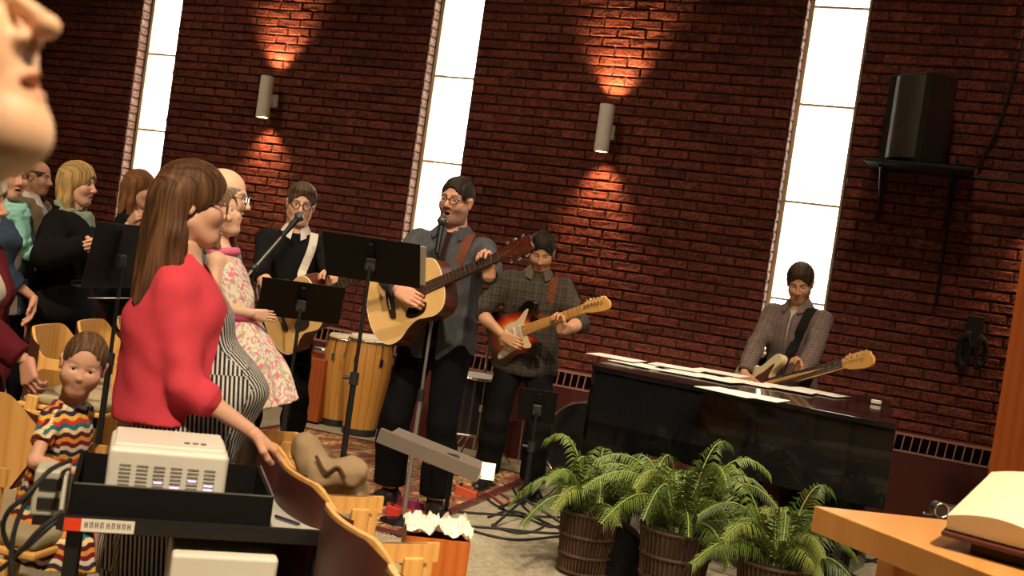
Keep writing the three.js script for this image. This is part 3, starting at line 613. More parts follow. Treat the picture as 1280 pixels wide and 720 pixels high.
  // body
  const bodyF = uni([torsoField(0), armField('L', 0, 2, 0), armField('R', 0, 2, 0), shoulderF(0), legField('L', 2, 0), legField('R', 2, 0), cap(headC.clone().lerp(neckTop, 0.55), up(0, 1.40, -0.01), (o.female || o.child ? 0.046 : 0.056) * s, 0.066 * s)], 0.03 * s);
  const cellB = 0.013 * Math.max(s, 0.7) * (o.near ? 0.8 : 1) / (o.small ? 1.5 : 1);
  const [lo, hi] = bound(pts, 0.17 * s);
  const geos = [paint(meshField(bodyF, lo, hi, cellB), (x, y, z, c) => { const n = 1 + 0.05 * noise(x * 30, y * 30, z * 30); c[0] = o.skin[0] * n; c[1] = o.skin[1] * n; c[2] = o.skin[2] * n; })];
  for (const k of ['L', 'R']) if (!hands[k].hide) { const [a, b] = bound(hands[k].pts, 0.035 * s); geos.push(paint(meshField(hands[k].f, a, b, 0.0032 * s / fine * (o.near ? 0.9 : 1)), (x, y, z, c) => { const n = 1 + 0.06 * noise(x * 90, y * 90, z * 90); c[0] = o.skin[0] * n; c[1] = o.skin[1] * 0.95 * n; c[2] = o.skin[2] * 0.93 * n; })); }
  const hf = headField(o), headG = meshField(hf, V(-0.105, -0.20, -0.13), V(0.105, 0.14, 0.135), 0.0036 / fine);
  headPaintApply(headG, o); geos.push(place(headG, headScaleM));
  const body = mesh('body', geos, skinMat, root);
  body.userData.label = 'bare skin of face and hands';
  // eyes
  for (const sx of [-1, 1]) {
    const g = new THREE.SphereGeometry(0.0122, 16, 12), ex = o.eyeAt ?? [0, 0];
    paint(g, (x, y, z, c) => { const d = Math.hypot(x - 0.0122 * ex[0], y - 0.0122 * ex[1] + (o.lookDown ? 0.006 : 0)), q = z > 0 ? (d < 0.0026 ? [0.01, 0.01, 0.01] : d < (o.child ? 0.0072 : 0.0058) ? (o.iris ?? [0.10, 0.06, 0.03]) : [0.72, 0.68, 0.64]) : [0.7, 0.66, 0.62]; c[0] = q[0]; c[1] = q[1]; c[2] = q[2]; });
    place(g.translate(sx * 0.031, 0.005, 0.0700), headScaleM); mesh('eye', g, eyeMat, root);
  }
  // hair
  if (o.hair && o.hair !== 'bald') {
    const hfld = hairField(o), Lh = (o.hairLength ?? 0.22) * 1.15 + 0.06, hc = o.hairColor, hc2 = o.hairStreak ?? hc.map((v) => v * 1.5);
    const g = meshField(hfld, V(-0.15, o.hair === 'long' && !o.tied ? -Lh : -0.11, -0.16), V(0.15, 0.155, 0.13), (o.near ? 0.0034 : 0.0040) / Math.min(fine, 1.2));
    paint(g, (x, y, z, c) => { const q = Math.atan2(x, z + 0.015) * 0.09, u = lerp(q, x, sstep(0.05, 0.11, y)) + 0.010 * noise(y * 9, x * 14, z * 14), t = clamp(0.42 + 0.7 * noise(u * 90, y * 5, 1) + 0.55 * noise(u * 300, y * 8, 5), 0, 1); for (let i = 0; i < 3; i++) c[i] = lerp(hc[i] * 0.6, hc2[i], t); });
    mesh('hair', place(g, headScaleM), hairMat, root);
  }
  if (o.glasses) {
    const fr = [], ln = [];
    for (const sx of [-1, 1]) {
      const rim = new THREE.TorusGeometry(0.022, 0.0026, 6, 28).scale(1.15, 0.82, 1).translate(sx * 0.032, 0.001, 0.100); fr.push(rim);
      fr.push(bar([sx * 0.056, 0.006, 0.099], [sx * 0.083, 0.010, -0.005], 0.0026, 0.0026, 6));
      ln.push(new THREE.CylinderGeometry(0.0205, 0.0205, 0.0008, 24).rotateX(Math.PI / 2).scale(1.15, 0.82, 1).translate(sx * 0.032, 0.001, 0.100));
    }
    fr.push(bar([-0.010, 0.006, 0.101], [0.010, 0.006, 0.101], 0.0026, 0.0026, 6));
    const m = mesh('glasses', fr.map((g) => place(g, headScaleM)), std({ color: rgb(...(o.glassesColor ?? [0.02, 0.015, 0.012])), roughness: 0.35 }), root);
    mesh('lens', ln.map((g) => place(g, headScaleM)), lensMat, m);
  }
  const K = { root, s, rows, arms, legs, hands, up, headC, headM, headScaleM, hs, torsoField, armField, legField, shoulderF, bendField, lo, hi, L, LD, hipY, hipZ, cellB, r, neckTop, hq };
  o.wear?.(K);
  return K;
}
function headPaintApply(g, o) { paint(g, headPaint(o, 1)); }

// clothing built from the same fields, a little outside the body
const fabricUV = (g) => { const n = g.attributes.normal ? g : g; let h = n.toNonIndexed(); return boxUV(h); };
function garment(K, name, f, mat, o = {}) {
  const g = meshField(f, o.lo ?? K.lo.clone().subScalar(0.06), o.hi ?? K.hi.clone().addScalar(0.06), o.cell ?? K.cellB * 0.95);
  const m = mesh(name, fabricUV(g), mat, o.parent ?? K.root);
  if (o.label) m.userData.label = o.label;
  return m;
}
// jacket, shirt or jumper: hem and collar heights in adult metres
function top(K, name, mat, o = {}) {
  const grow = o.grow ?? 0.016, fold = o.fold ?? 0.007, hem = (o.hem ?? 0.84) * K.s, collar = (o.collar ?? 1.475) * K.s, slL = o.sleeve ?? 1.93, slR = o.sleeveR ?? slL;
  const rows = K.rows.map((q) => (o.boxy && q[0] < 1.3 * K.s ? [q[0], Math.max(q[1], o.boxy * K.s), Math.max(q[2], o.boxy * 0.78 * K.s), q[3] * 0.4 - 0.012 * K.s] : q)).map((r) => [r[0], r[1] + (r[0] < 1.05 * K.s ? (o.flare ?? 0.01) * sstep(1.1 * K.s, 0.8 * K.s, r[0]) : 0), r[2] + (r[0] < 1.05 * K.s ? (o.flare ?? 0.01) * sstep(1.1 * K.s, 0.8 * K.s, r[0]) : 0) + (o.belly ?? 0) * Math.exp(-(((r[0] / K.s - 1.04) / 0.12) ** 2)), r[3] + (o.belly ?? 0) * 0.8 * Math.exp(-(((r[0] / K.s - 1.04) / 0.12) ** 2))]);
  const T = profileField(rows, grow, fold, o.seed ?? 1);
  const trunk = K.bendField((x, y, z) => { let d = Math.max(T(x, y, z), hem - y, y - collar - 0.25 * Math.max(0, -z)); if (o.vneck) d = smax(d, -Math.max((o.vneck * K.s + Math.abs(x) * 1.6 - y) * 0.5, -z), 0.004); if (o.open) d = smax(d, -Math.max(Math.abs(x) - (o.open + (o.openSpread ?? 0) * Math.max(0, 1.35 - y / K.s)) * K.s, -z), 0.004); return d; });
  const list = [trunk];
  const sh = K.shoulderF(grow * 0.8); list.push(sh);
  if (slL > 0) list.push(K.armField('L', 0, slL, grow * 0.95, fold * 0.8));
  if (slR > 0) list.push(K.armField('R', 0, slR, grow * 0.95, fold * 0.8));
  const k = 0.035 * K.s;
  let f = (x, y, z) => { let d = list[0](x, y, z); for (let i = 1; i < list.length; i++) d = smin(d, list[i](x, y, z), k); return d; };
  if (o.bodyOnly) f = trunk;
  return garment(K, name, f, mat, o);
}
function pants(K, name, mat, o = {}) {
  const grow = o.grow ?? 0.012, waist = (o.waist ?? 1.0) * K.s, fold = o.fold ?? 0.008;
  const T = profileField(K.rows, grow, 0), list = [K.bendField((x, y, z) => Math.max(T(x, y, z), y - waist)), K.legField('L', o.to ?? 1.93, grow, fold, o.flare ?? 0.018), K.legField('R', o.to ?? 1.93, grow, fold, o.flare ?? 0.018)];
  return garment(K, name, uni(list, 0.03 * K.s), mat, o);
}
function shoes(K, mat, o = {}) {
  for (const k of ['L', 'R']) {
    const A = K.legs[k], a = A.toe, d = V(Math.sin(a), 0, Math.cos(a)), e = A.an, s = K.s * (o.scale ?? 1), y0 = e.y - 0.085 * K.s, P = (t, y) => V(e.x + d.x * t * s, y0 + y * s, e.z + d.z * t * s);
    const f0 = uni([cap(P(-0.055, 0.040), P(0.06, 0.044), 0.040 * s, 0.040 * s), cap(P(0.06, 0.038), P(0.165, 0.030), 0.042 * s, 0.033 * s), cap(P(-0.01, 0.05), P(-0.015, o.high ?? 0.095), 0.044 * s, 0.043 * s)], 0.03 * s);
    const f = (x, y, z) => Math.max(f0(x, y, z), y0 - y);
    const [lo, hi] = bound([P(-0.06, 0), P(0.17, 0), P(0, (o.high ?? 0.095) + 0.04)], 0.06 * s);
    const m = mesh('shoe', meshField(f, lo, hi, 0.006 * s), mat, K.root);
    const sole = shapeOf([[-0.038, -0.095], [0.038, -0.095], [0.042, 0.0], [0.050, 0.09], [0.040, 0.17], [0, 0.203], [-0.040, 0.17], [-0.050, 0.09], [-0.042, 0]], true);
    mesh('sole', extrude(sole, 0.014, 0.003, 6).scale(s, s, s).rotateX(Math.PI / 2).translate(0, 0.021 * s, 0).rotateY(a).translate(e.x, y0, e.z), o.sole ?? blackRubber, m);
  }
}
// folded shirt collar as two bent flaps
function collarOf(K, mat, o = {}) {
  const c = K.up(0, o.y ?? 1.483, -0.010), R = (o.r ?? 0.070) * K.s, h = (o.h ?? 0.035) * K.s, pos = [], idx = [], N = 28, gap = o.gap ?? 0.35;
  for (let i = 0; i <= N; i++) {
    const a = gap + (2 * Math.PI - 2 * gap) * i / N, edge = Math.max(0, 1 - Math.min(i, N - i) / 5);
    const sx = Math.sin(a), cz = Math.cos(a), lowY = -h * 0.5 - edge * h * 0.9;
    pos.push(c.x + sx * R * 0.92, c.y + h * 0.6 - 0.012 * K.s * cz, c.z + cz * R * 0.92, c.x + sx * R * 1.02, c.y + h * 0.62 - 0.012 * K.s * cz, c.z + cz * R * 1.02, c.x + sx * R * (1.48 + edge * 0.1), c.y + lowY - 0.012 * K.s * cz, c.z + cz * R * (1.48 + edge * 0.45));
  }
  for (let i = 0; i < N; i++) for (let k = 0; k < 2; k++) { const q = i * 3 + k; idx.push(q, q + 3, q + 1, q + 1, q + 3, q + 4); }
  const g = new THREE.BufferGeometry(); g.setAttribute('position', new THREE.Float32BufferAttribute(pos, 3)); g.setIndex(idx); g.computeVertexNormals();
  const m = mesh('collar', g, mat, K.root); mat.side = THREE.DoubleSide; return m;
}
// strip of cloth following points, flat side turned to a direction
function strap(pts, width, dirs, th = 0.003) {
  const c = new THREE.CatmullRomCurve3(pts), N = 40, pos = [], idx = [];
  for (let i = 0; i <= N; i++) {
    const t = i / N, p = c.getPoint(t), T = c.getTangent(t), q = t * (dirs.length - 1), j = Math.min(Math.floor(q), dirs.length - 2), n = dirs[j].clone().lerp(dirs[j + 1], q - j).normalize(), w = T.clone().cross(n).normalize().multiplyScalar(width / 2), nn = n.multiplyScalar(th / 2);
    for (const [a, b] of [[-1, -1], [1, -1], [1, 1], [-1, 1]]) pos.push(p.x + w.x * a + nn.x * b, p.y + w.y * a + nn.y * b, p.z + w.z * a + nn.z * b);
  }
  for (let i = 0; i < N; i++) for (let k = 0; k < 4; k++) { const a = i * 4 + k, b = i * 4 + (k + 1) % 4; idx.push(a, a + 4, b, b, a + 4, b + 4); }
  let g = new THREE.BufferGeometry(); g.setAttribute('position', new THREE.Float32BufferAttribute(pos, 3)); g.setIndex(idx); g = g.toNonIndexed(); g.computeVertexNormals(); return boxUV(g);
}
// ------------------------------------------------------------------ guitars. Own frame: x to the headstock, y across, z out of the front; origin mid body
function frameAt(o, O, toward, normal) {
  const x = toward.clone().sub(O).normalize(), z = normal.clone().addScaledVector(x, -normal.dot(x)).normalize(), y = z.clone().cross(x);
  o.position.copy(O); o.quaternion.setFromRotationMatrix(M4().makeBasis(x, y, z)); o.updateMatrixWorld(true);
  return { x, y, z, O };
}
const acousticOutline = () => { const h = [[-0.252, 0], [-0.245, 0.07], [-0.215, 0.145], [-0.15, 0.196], [-0.08, 0.193], [-0.01, 0.152], [0.05, 0.132], [0.11, 0.140], [0.17, 0.145], [0.22, 0.122], [0.245, 0.07], [0.25, 0.0]]; return [...h, ...h.slice(1, -1).reverse().map(([x, y]) => [x, -y])]; };
const pickMat = std({ color: rgb(0.012, 0.008, 0.007), roughness: 0.25 });
function neckParts(g, { from, nut, wN, wB, z, mat, board, head, tuner, strings, spread, bridge, frets = 20 }) {
  const L = nut - from, sh = shapeOf([[from, -wB / 2], [nut, -wN / 2], [nut, wN / 2], [from, wB / 2]]);
  mesh('neck', [extrude(sh, 0.012, 0.003).translate(0, 0, z - 0.018), bar([from, 0, z - 0.016], [nut, 0, z - 0.014], wB * 0.42, wN * 0.42, 14)], mat, g);
  const fb = mesh('fretboard', extrude(sh, 0.006, 0.0008).translate(0, 0, z - 0.002), board, g);
  const fr = []; for (let i = 1; i <= frets; i++) { const x = nut - (nut - bridge) * (1 - 2 ** (-i / 12)); if (x > from + 0.005) fr.push(box(0.0022, lerp(wN, wB, (nut - x) / L), 0.0022, x, 0, z + 0.0055)); }
  mesh('fret', fr, chrome, fb);
  const hs = mesh('headstock', extrude(shapeOf(head.map(([x, y]) => [nut + x, y]), head.length > 6), 0.014, 0.002).translate(0, 0, z - 0.016), head.mat ?? mat, g);
  mesh('tuner', tuner.map(([x, y]) => merge([cyl(0.004, 0.004, 0.03, nut + x, y, z + 0.004, Math.PI / 2), ball(0.010, nut + x, y + (y > 0 ? 0.026 : -0.026), z - 0.012, 1, 0.8, 0.5), bar([nut + x, y, z - 0.012], [nut + x, y + (y > 0 ? 0.024 : -0.024), z - 0.012], 0.003)])), chrome, hs);
  const st = []; for (let i = 0; i < strings; i++) { const t = i / (strings - 1) - 0.5; st.push(bar([bridge, t * spread, z + 0.010], [nut, t * wN * 0.82, z + 0.008], 0.0006, 0.0006, 4), bar([nut, t * wN * 0.82, z + 0.008], [nut + tuner[i][0], tuner[i][1] * 0.8, z + 0.006], 0.0006, 0.0006, 4)); }
  mesh('string', st, chrome, g);
}
function acousticGuitar(label, O, nutW, normal, dark) {
  const g = thing('acoustic_guitar', label, 'guitar'), F = frameAt(g, O, nutW, normal), pts = acousticOutline();
  mesh('body', extrude(shapeOf(pts, true), 0.092, 0.004).translate(0, 0, -0.10), mahogany, g);
  const topShape = shapeOf(pts.map(([x, y]) => [x * 0.995, y * 0.99]), true), hole = new THREE.Path(); hole.absarc(0.085, 0, 0.05, 0, Math.PI * 2, true); topShape.holes.push(hole);
  mesh('soundboard', withBoxUV(extrude(topShape, 0.004, 0.0015, 30).translate(0, 0, -0.003)), spruce, g);
  mesh('sound_hole', cyl(0.049, 0.049, 0.003, 0.085, 0, -0.003, Math.PI / 2), rosewood, g);
  mesh('rosette', new THREE.RingGeometry(0.053, 0.062, 40).translate(0.085, 0, 0.0028), rosewood, g);
  mesh('pickguard', extrude(shapeOf([[0.10, -0.055], [0.13, -0.075], [0.10, -0.115], [0.03, -0.118], [-0.01, -0.095], [0.01, -0.065], [0.05, -0.050]], true), 0.001, 0.0008).translate(0, 0, 0.003), pickMat, g);
  const br = mesh('bridge', [extrude(shapeOf([[-0.105, -0.075], [-0.075, -0.08], [-0.07, 0], [-0.075, 0.08], [-0.105, 0.075], [-0.112, 0]], true), 0.006, 0.001).translate(0, 0, 0.003)], rosewood, g);
  mesh('bridge_pin', Array.from({ length: 6 }, (_, i) => ball(0.004, -0.096, (i - 2.5) * 0.011, 0.011)), paper, br);
  mesh('binding', new THREE.TubeGeometry(new THREE.CatmullRomCurve3(pts.map(([x, y]) => V(x * 1.008, y * 1.008, 0.0)), true), 120, 0.003, 6, true), cream, g);
  const hd = [[0, -0.024], [0.02, -0.030], [0.18, -0.036], [0.19, 0], [0.18, 0.036], [0.02, 0.030], [0, 0.024]];
  neckParts(g, { from: 0.13, nut: 0.60, wN: 0.043, wB: 0.054, z: 0.006, mat: mahogany, board: rosewood, head: hd, tuner: [[0.15, 0.024], [0.105, 0.023], [0.06, 0.022], [0.06, -0.022], [0.105, -0.023], [0.15, -0.024]], strings: 6, spread: 0.054, bridge: -0.08 });
  return { g, ...F, nut: 0.60 };
}
const burstTex = dataTex(256, (u, v) => { const d = Math.hypot((u - 0.5) * 1.9, (v - 0.5) * 2.3), t = clamp(d, 0, 1.2); return t < 0.45 ? [0.93, 0.62, 0.20] : t < 0.75 ? [lerp(0.93, 0.62, (t - 0.45) / 0.3), lerp(0.62, 0.08, (t - 0.45) / 0.3), lerp(0.20, 0.04, (t - 0.45) / 0.3)] : [lerp(0.62, 0.05, clamp((t - 0.75) / 0.2, 0, 1)), lerp(0.08, 0.02, clamp((t - 0.75) / 0.2, 0, 1)), lerp(0.04, 0.015, clamp((t - 0.75) / 0.2, 0, 1))]; }, true);
const stratOutline = [[-0.20, 0.02], [-0.195, 0.10], [-0.15, 0.155], [-0.08, 0.16], [-0.02, 0.128], [0.04, 0.112], [0.10, 0.135], [0.165, 0.155], [0.20, 0.135], [0.19, 0.105], [0.13, 0.075], [0.10, 0.035], [0.10, -0.03], [0.125, -0.07], [0.155, -0.115], [0.145, -0.135], [0.10, -0.138], [0.03, -0.118], [-0.03, -0.122], [-0.09, -0.152], [-0.15, -0.15], [-0.19, -0.10], [-0.205, -0.04]];
function electricGuitar(label, O, nutW, normal) {
  const g = thing('electric_guitar', label, 'guitar'), F = frameAt(g, O, nutW, normal);
  const bodyG = extrude(shapeOf(stratOutline, true), 0.034, 0.006); { const p = bodyG.attributes.position, uv = bodyG.attributes.uv; for (let i = 0; i < p.count; i++) uv.setXY(i, p.getX(i) / 0.42 + 0.5, p.getY(i) / 0.34 + 0.5); }
  mesh('body', bodyG.translate(0, 0, -0.042), phys({ map: burstTex, roughness: 0.3, clearcoat: 0.8, clearcoatRoughness: 0.1 }), g);
  const pg = mesh('pickguard', extrude(shapeOf([[0.10, 0.04], [0.155, 0.10], [0.14, 0.11], [0.06, 0.07], [0.0, 0.065], [-0.05, 0.05], [-0.06, -0.03], [-0.10, -0.06], [-0.15, -0.09], [-0.14, -0.115], [-0.06, -0.10], [0.02, -0.085], [0.09, -0.105], [0.115, -0.10], [0.105, -0.05]], true), 0.002, 0.0008), cream, g);
  for (const [x, t] of [[0.065, 0], [0.015, 0], [-0.035, 0.22]]) mesh('pickup', rbox(0.018, 0.078, 0.008, 0.006, x, 0, 0.005, 0, 0, t), whitePlastic, g);
  mesh('bridge', [box(0.045, 0.082, 0.006, -0.085, 0, 0.004), ...Array.from({ length: 6 }, (_, i) => box(0.02, 0.009, 0.005, -0.085, (i - 2.5) * 0.0105, 0.009))], chrome, g);
  for (const [x, y] of [[-0.055, -0.075], [-0.09, -0.09], [-0.125, -0.10]]) mesh('knob', cyl(0.011, 0.012, 0.013, x, y, 0.009, Math.PI / 2), whitePlastic, pg);
  const hd = [[0, -0.021], [0.02, -0.022], [0.05, -0.032], [0.14, -0.046], [0.175, -0.040], [0.185, -0.012], [0.17, 0.010], [0.15, 0.028], [0.03, 0.030], [0.01, 0.021], [0, 0.021]];
  neckParts(g, { from: 0.085, nut: 0.545, wN: 0.042, wB: 0.056, z: 0.006, mat: maple, board: maple, head: hd, tuner: [0, 1, 2, 3, 4, 5].map((i) => [0.03 + i * 0.024, 0.014 - i * 0.002]), strings: 6, spread: 0.053, bridge: -0.10, frets: 21 });
  return { g, ...F, nut: 0.545 };
}
function bassGuitar(label, O, nutW, normal) {
  const g = thing('bass_guitar', label, 'guitar'), F = frameAt(g, O, nutW, normal);
  mesh('body', extrude(shapeOf(stratOutline.map(([x, y]) => [x * 1.12 - (x < 0 && y < 0 ? 0.01 : 0), y * 1.04]), true), 0.034, 0.006).translate(0, 0, -0.042), phys({ color: rgb(0.80, 0.69, 0.44), roughness: 0.28, clearcoat: 0.6 }), g);
  mesh('pickguard', extrude(shapeOf([[0.12, 0.05], [0.17, 0.11], [0.08, 0.08], [0.0, 0.06], [-0.03, 0.02], [-0.04, -0.05], [-0.12, -0.09], [-0.13, -0.12], [0.0, -0.10], [0.10, -0.11], [0.13, -0.10], [0.115, -0.04]], true), 0.002, 0.0008), std({ color: rgb(0.10, 0.035, 0.02), roughness: 0.3 }), g);
  mesh('pickup', [rbox(0.028, 0.05, 0.012, 0.005, 0.0, 0.022, 0.006), rbox(0.028, 0.05, 0.012, 0.005, -0.026, -0.026, 0.006)], blackPlastic, g);
  mesh('bridge', [box(0.05, 0.08, 0.006, -0.13, 0, 0.004), ...[0, 1, 2, 3].map((i) => cyl(0.006, 0.006, 0.03, -0.125, (i - 1.5) * 0.019, 0.010, 0, 0, Math.PI / 2, 10))], chrome, g);
  for (const [x, y] of [[-0.085, -0.095], [-0.125, -0.11]]) mesh('knob', cyl(0.010, 0.010, 0.018, x, y, 0.010, Math.PI / 2), chrome, g);
  const hd = [[0, -0.022], [0.02, -0.024], [0.06, -0.040], [0.17, -0.055], [0.215, -0.048], [0.225, -0.015], [0.205, 0.012], [0.18, 0.034], [0.04, 0.036], [0.015, 0.022], [0, 0.022]];
  neckParts(g, { from: 0.095, nut: 0.735, wN: 0.042, wB: 0.060, z: 0.006, mat: maple, board: rosewood, head: hd, tuner: [0, 1, 2, 3].map((i) => [0.045 + i * 0.042, 0.016 - i * 0.002]), strings: 4, spread: 0.058, bridge: -0.13, frets: 20 });
  return { g, ...F, nut: 0.735 };
}
// world targets for the two hands on a guitar
const fretHand = (G, t, pole) => { const p = G.O.clone().addScaledVector(G.x, G.nut * t); return { to: p.addScaledVector(G.y, -0.078).addScaledVector(G.z, -0.020).addScaledVector(G.x, -0.02), f: G.y.clone().multiplyScalar(0.92).addScaledVector(G.z, 0.18).addScaledVector(G.x, 0.25), n: G.z, curl: [0.55, 1.25, 0.9], thumb: 0.1, pole }; };
const strumHand = (G, x, y, pole) => ({ to: G.O.clone().addScaledVector(G.x, x).addScaledVector(G.y, y).addScaledVector(G.z, 0.062), f: G.x.clone().multiplyScalar(0.75).addScaledVector(G.y, -0.6).addScaledVector(G.z, -0.12), n: G.z.clone().negate().addScaledVector(G.y, -0.35), curl: [0.45, 0.8, 0.4], thumb: 0.8, pole });
const guitarStrap = (name, K, G, mat, width, label) => {   // over the player's left shoulder, fastened at tail and upper horn; a part of the guitar
  const toW = (v) => v.clone().applyMatrix4(K.root.matrixWorld), I = G.g.matrixWorld.clone().invert(), fw = V(0, 0, 1).applyQuaternion(K.root.quaternion);
  const p = (v) => toW(v).applyMatrix4(I), dir = (v) => v.clone().applyQuaternion(K.root.quaternion).applyQuaternion(G.g.quaternion.clone().invert());
  const a = V(0.16, 0.10, -0.03), pts = [a, p(K.up(0.06, 1.22, 0.150)), p(K.up(0.095, 1.36, 0.128)), p(K.up(0.105, 1.452, 0.06)), p(K.up(0.10, 1.465, -0.02)), p(K.up(0.06, 1.40, -0.125)), p(K.up(-0.06, 1.25, -0.145)), p(K.up(-0.18, 1.10, -0.06)), V(-0.25, 0, -0.05)];
  const dirs = [V(0, 0, 1), dir(V(0, 0.1, 1)), dir(V(0, 0.3, 1)), dir(V(0.1, 1, 0.5)), dir(V(0.1, 1, -0.3)), dir(V(0, 0.3, -1)), dir(V(-0.3, 0, -1)), dir(V(-1, 0, -0.2)), V(-1, 0, 0)];
  const m = mesh('strap', strap(pts, width, dirs), mat, G.g); m.userData.label = label; return m;
};
// ------------------------------------------------------------------ the band
const plaidTex = (base, lines, rep) => dataTex(128, (u, v, x, y) => { let c = [...base]; for (const [col, p, w, ax] of lines) { const q = (ax ? y : x) % p; if (q < w) c = c.map((k, i) => lerp(k, col[i], 0.6)); } const n = 1 + 0.12 * tn(u, v, 30); return c.map((k) => k * n); }, true, rep);
const denimTex = dataTex(256, (u, v, x, y) => { const n = 1 + 0.25 * tn(u, v, 50) + 0.10 * Math.sin((x + y) * 1.57) + 0.1 * tn(u, v, 9, 4); return [0.25 * n, 0.26 * n, 0.285 * n]; }, true, [3, 3]);
const jeansTex = dataTex(256, (u, v, x, y) => { const n = 1 + 0.25 * tn(u, v, 60) + 0.10 * Math.sin((x + y) * 1.57); return [0.028 * n, 0.029 * n, 0.044 * n]; }, true, [3, 3]);
const towards = (p, q) => Math.atan2(q.x - p.x, q.z - p.z);
const CAM = camera.position;

// lead singer with an acoustic guitar
{
  const O = atDepth(506, 372, 5.60), N = atDepth(627, 319, 5.28), nrm = CAM.clone().sub(O).normalize().add(V(-0.25, 0.22, 0));
  const G = acousticGuitar('spruce topped acoustic guitar with black pickguard held by the singer in denim shirt', O, N, nrm);
  const K = person({
    label: 'man in glasses and grey denim shirt singing behind a microphone, playing guitar', headAt: atDepth(570, 252, 5.90), turn: 0.20, wide: 1.08, skin: SKIN.rosy, hair: 'short', hairColor: [0.022, 0.014, 0.010], hairThick: 0.008, hairline: 0.076, beard: 0.72, glasses: true, mouth: 0.8, heavy: true,
    head: { yaw: -0.18, pitch: -0.02, roll: 0.03 }, lean: [0.0, 0.0], feet: { R: [-0.15, 0.02, -0.3], L: [0.13, 0.10, 0.3] },
    hands: { L: fretHand(G, 0.88, [0.9, -0.7, -0.2]), R: strumHand(G, 0.02, 0.02, [-1, -0.2, -0.5]) },
    wear: (K) => {
      const denim = std({ map: denimTex, roughness: 0.9, bumpMap: clothBump, bumpScale: 0.001 });
      top(K, 'shirt', denim, { sleeve: 1.9, grow: 0.018, hem: 0.80, fold: 0.010, open: 0.012, openSpread: 0.04, label: 'grey denim shirt worn open' });
      top(K, 'undershirt', cloth(0.028, 0.010, 0.012), { sleeve: 0, grow: 0.008, hem: 0.86, fold: 0.004, bodyOnly: true, label: 'dark maroon undershirt' });
      collarOf(K, std({ map: denimTex, roughness: 0.9 }), { r: 0.078, gap: 0.55 });
      pants(K, 'jeans', phys({ specularIntensity: 0.25, map: jeansTex, roughness: 0.9 }), { grow: 0.016, flare: 0.03 }); shoes(K, std({ color: rgb(0.012, 0.011, 0.011), roughness: 0.35 }));
    },
  });
  guitarStrap('strap', K, G, cloth(0.16, 0.055, 0.035), 0.055, 'brown leather guitar strap');
}
// young guitarist at the second stand
{
  const O = atDepth(364, 390, 5.98), N = atDepth(446, 346, 5.58), nrm = CAM.clone().sub(O).normalize().add(V(0.1, 0.20, 0));
  const G = acousticGuitar('tan acoustic guitar of the young guitarist, half hidden behind a music stand', O, N, nrm);
  const K = person({
    label: 'young man in glasses and black jumper with white collar playing guitar', headAt: atDepth(376, 256, 6.25), turn: 0.62, wide: 0.93, skin: SKIN.fair, hair: 'short', hairColor: [0.075, 0.048, 0.028], hairThick: 0.013, hairline: 0.072, quiff: 0.016, glasses: true, mouth: 0.5,
    head: { yaw: 0.02, pitch: -0.10, roll: 0.04 }, feet: { R: [-0.12, -0.02, -0.35], L: [0.13, 0.08, 0.3] },
    hands: { L: fretHand(G, 0.62, [0.9, -0.7, -0.2]), R: strumHand(G, 0.0, 0.05, [-1, 0.35, -0.2]) },
    wear: (K) => {
      top(K, 'jumper', cloth(0.006, 0.006, 0.007), { sleeve: 1.05, grow: 0.018, hem: 0.86, collar: 1.455 });
      collarOf(K, cloth(0.62, 0.60, 0.55), { r: 0.062, gap: 0.30, h: 0.042 });
      pants(K, 'jeans', phys({ specularIntensity: 0.25, map: jeansTex, roughness: 0.9, color: rgb(0.45, 0.45, 0.5) }), { grow: 0.012, flare: 0.016 }); shoes(K, std({ color: rgb(0.20, 0.15, 0.10), roughness: 0.8 }), { high: 0.14 });
    },
  });
  guitarStrap('strap', K, G, cloth(0.55, 0.52, 0.46), 0.045, 'pale guitar strap');
}
// electric guitarist
{
  const O = atDepth(641, 418, 6.56), N = atDepth(722, 389, 6.24), nrm = CAM.clone().sub(O).normalize().add(V(-0.1, 0.1, 0));
  const G = electricGuitar('sunburst electric guitar with cream pickguard and maple neck', O, N, nrm);
  const tex = plaidTex([0.26, 0.235, 0.20], [[[0.12, 0.10, 0.09], 21, 7, 0], [[0.12, 0.10, 0.09], 21, 7, 1], [[0.42, 0.38, 0.33], 42, 2, 0], [[0.42, 0.38, 0.33], 42, 2, 1]], [7, 7]);
  const K = person({
    label: 'bearded man in dark checked shirt looking down at his sunburst electric guitar', headAt: atDepth(677, 315, 6.62), turn: 0.42, wide: 1.06, skin: SKIN.warm, hair: 'short', hairColor: [0.015, 0.010, 0.008], hairThick: 0.010, hairline: 0.074, beard: 0.5, lookDown: true,
    head: { yaw: -0.05, pitch: -0.42, roll: 0.0 }, lean: [0.07, 0.0], feet: { R: [-0.14, 0.0, -0.3], L: [0.14, 0.04, 0.3] },
    hands: { L: fretHand(G, 0.66, [1, -0.6, -0.1]), R: strumHand(G, -0.02, 0.0, [-1, -0.2, -0.3]) },
    wear: (K) => {
      top(K, 'shirt', std({ map: tex, roughness: 0.9 }), { sleeve: 1.08, grow: 0.022, hem: 0.80, fold: 0.011, flare: 0.02, label: 'dark checked shirt with rolled sleeves' });
      collarOf(K, std({ map: tex, roughness: 0.9 }), { r: 0.072, gap: 0.4 });
      pants(K, 'trousers', cloth(0.006, 0.006, 0.007), { grow: 0.014, flare: 0.03 }); shoes(K, std({ color: rgb(0.012, 0.011, 0.011), roughness: 0.4 }));
    },
  });
  const st = dataTex(64, (u, v, x, y) => (((x >> 3) + (y >> 3)) % 2 ? [0.55, 0.30, 0.14] : [0.20, 0.07, 0.04]), true, [16, 16]);
  guitarStrap('strap', K, G, std({ map: st, roughness: 0.9 }), 0.052, 'woven orange and brown guitar strap');
}
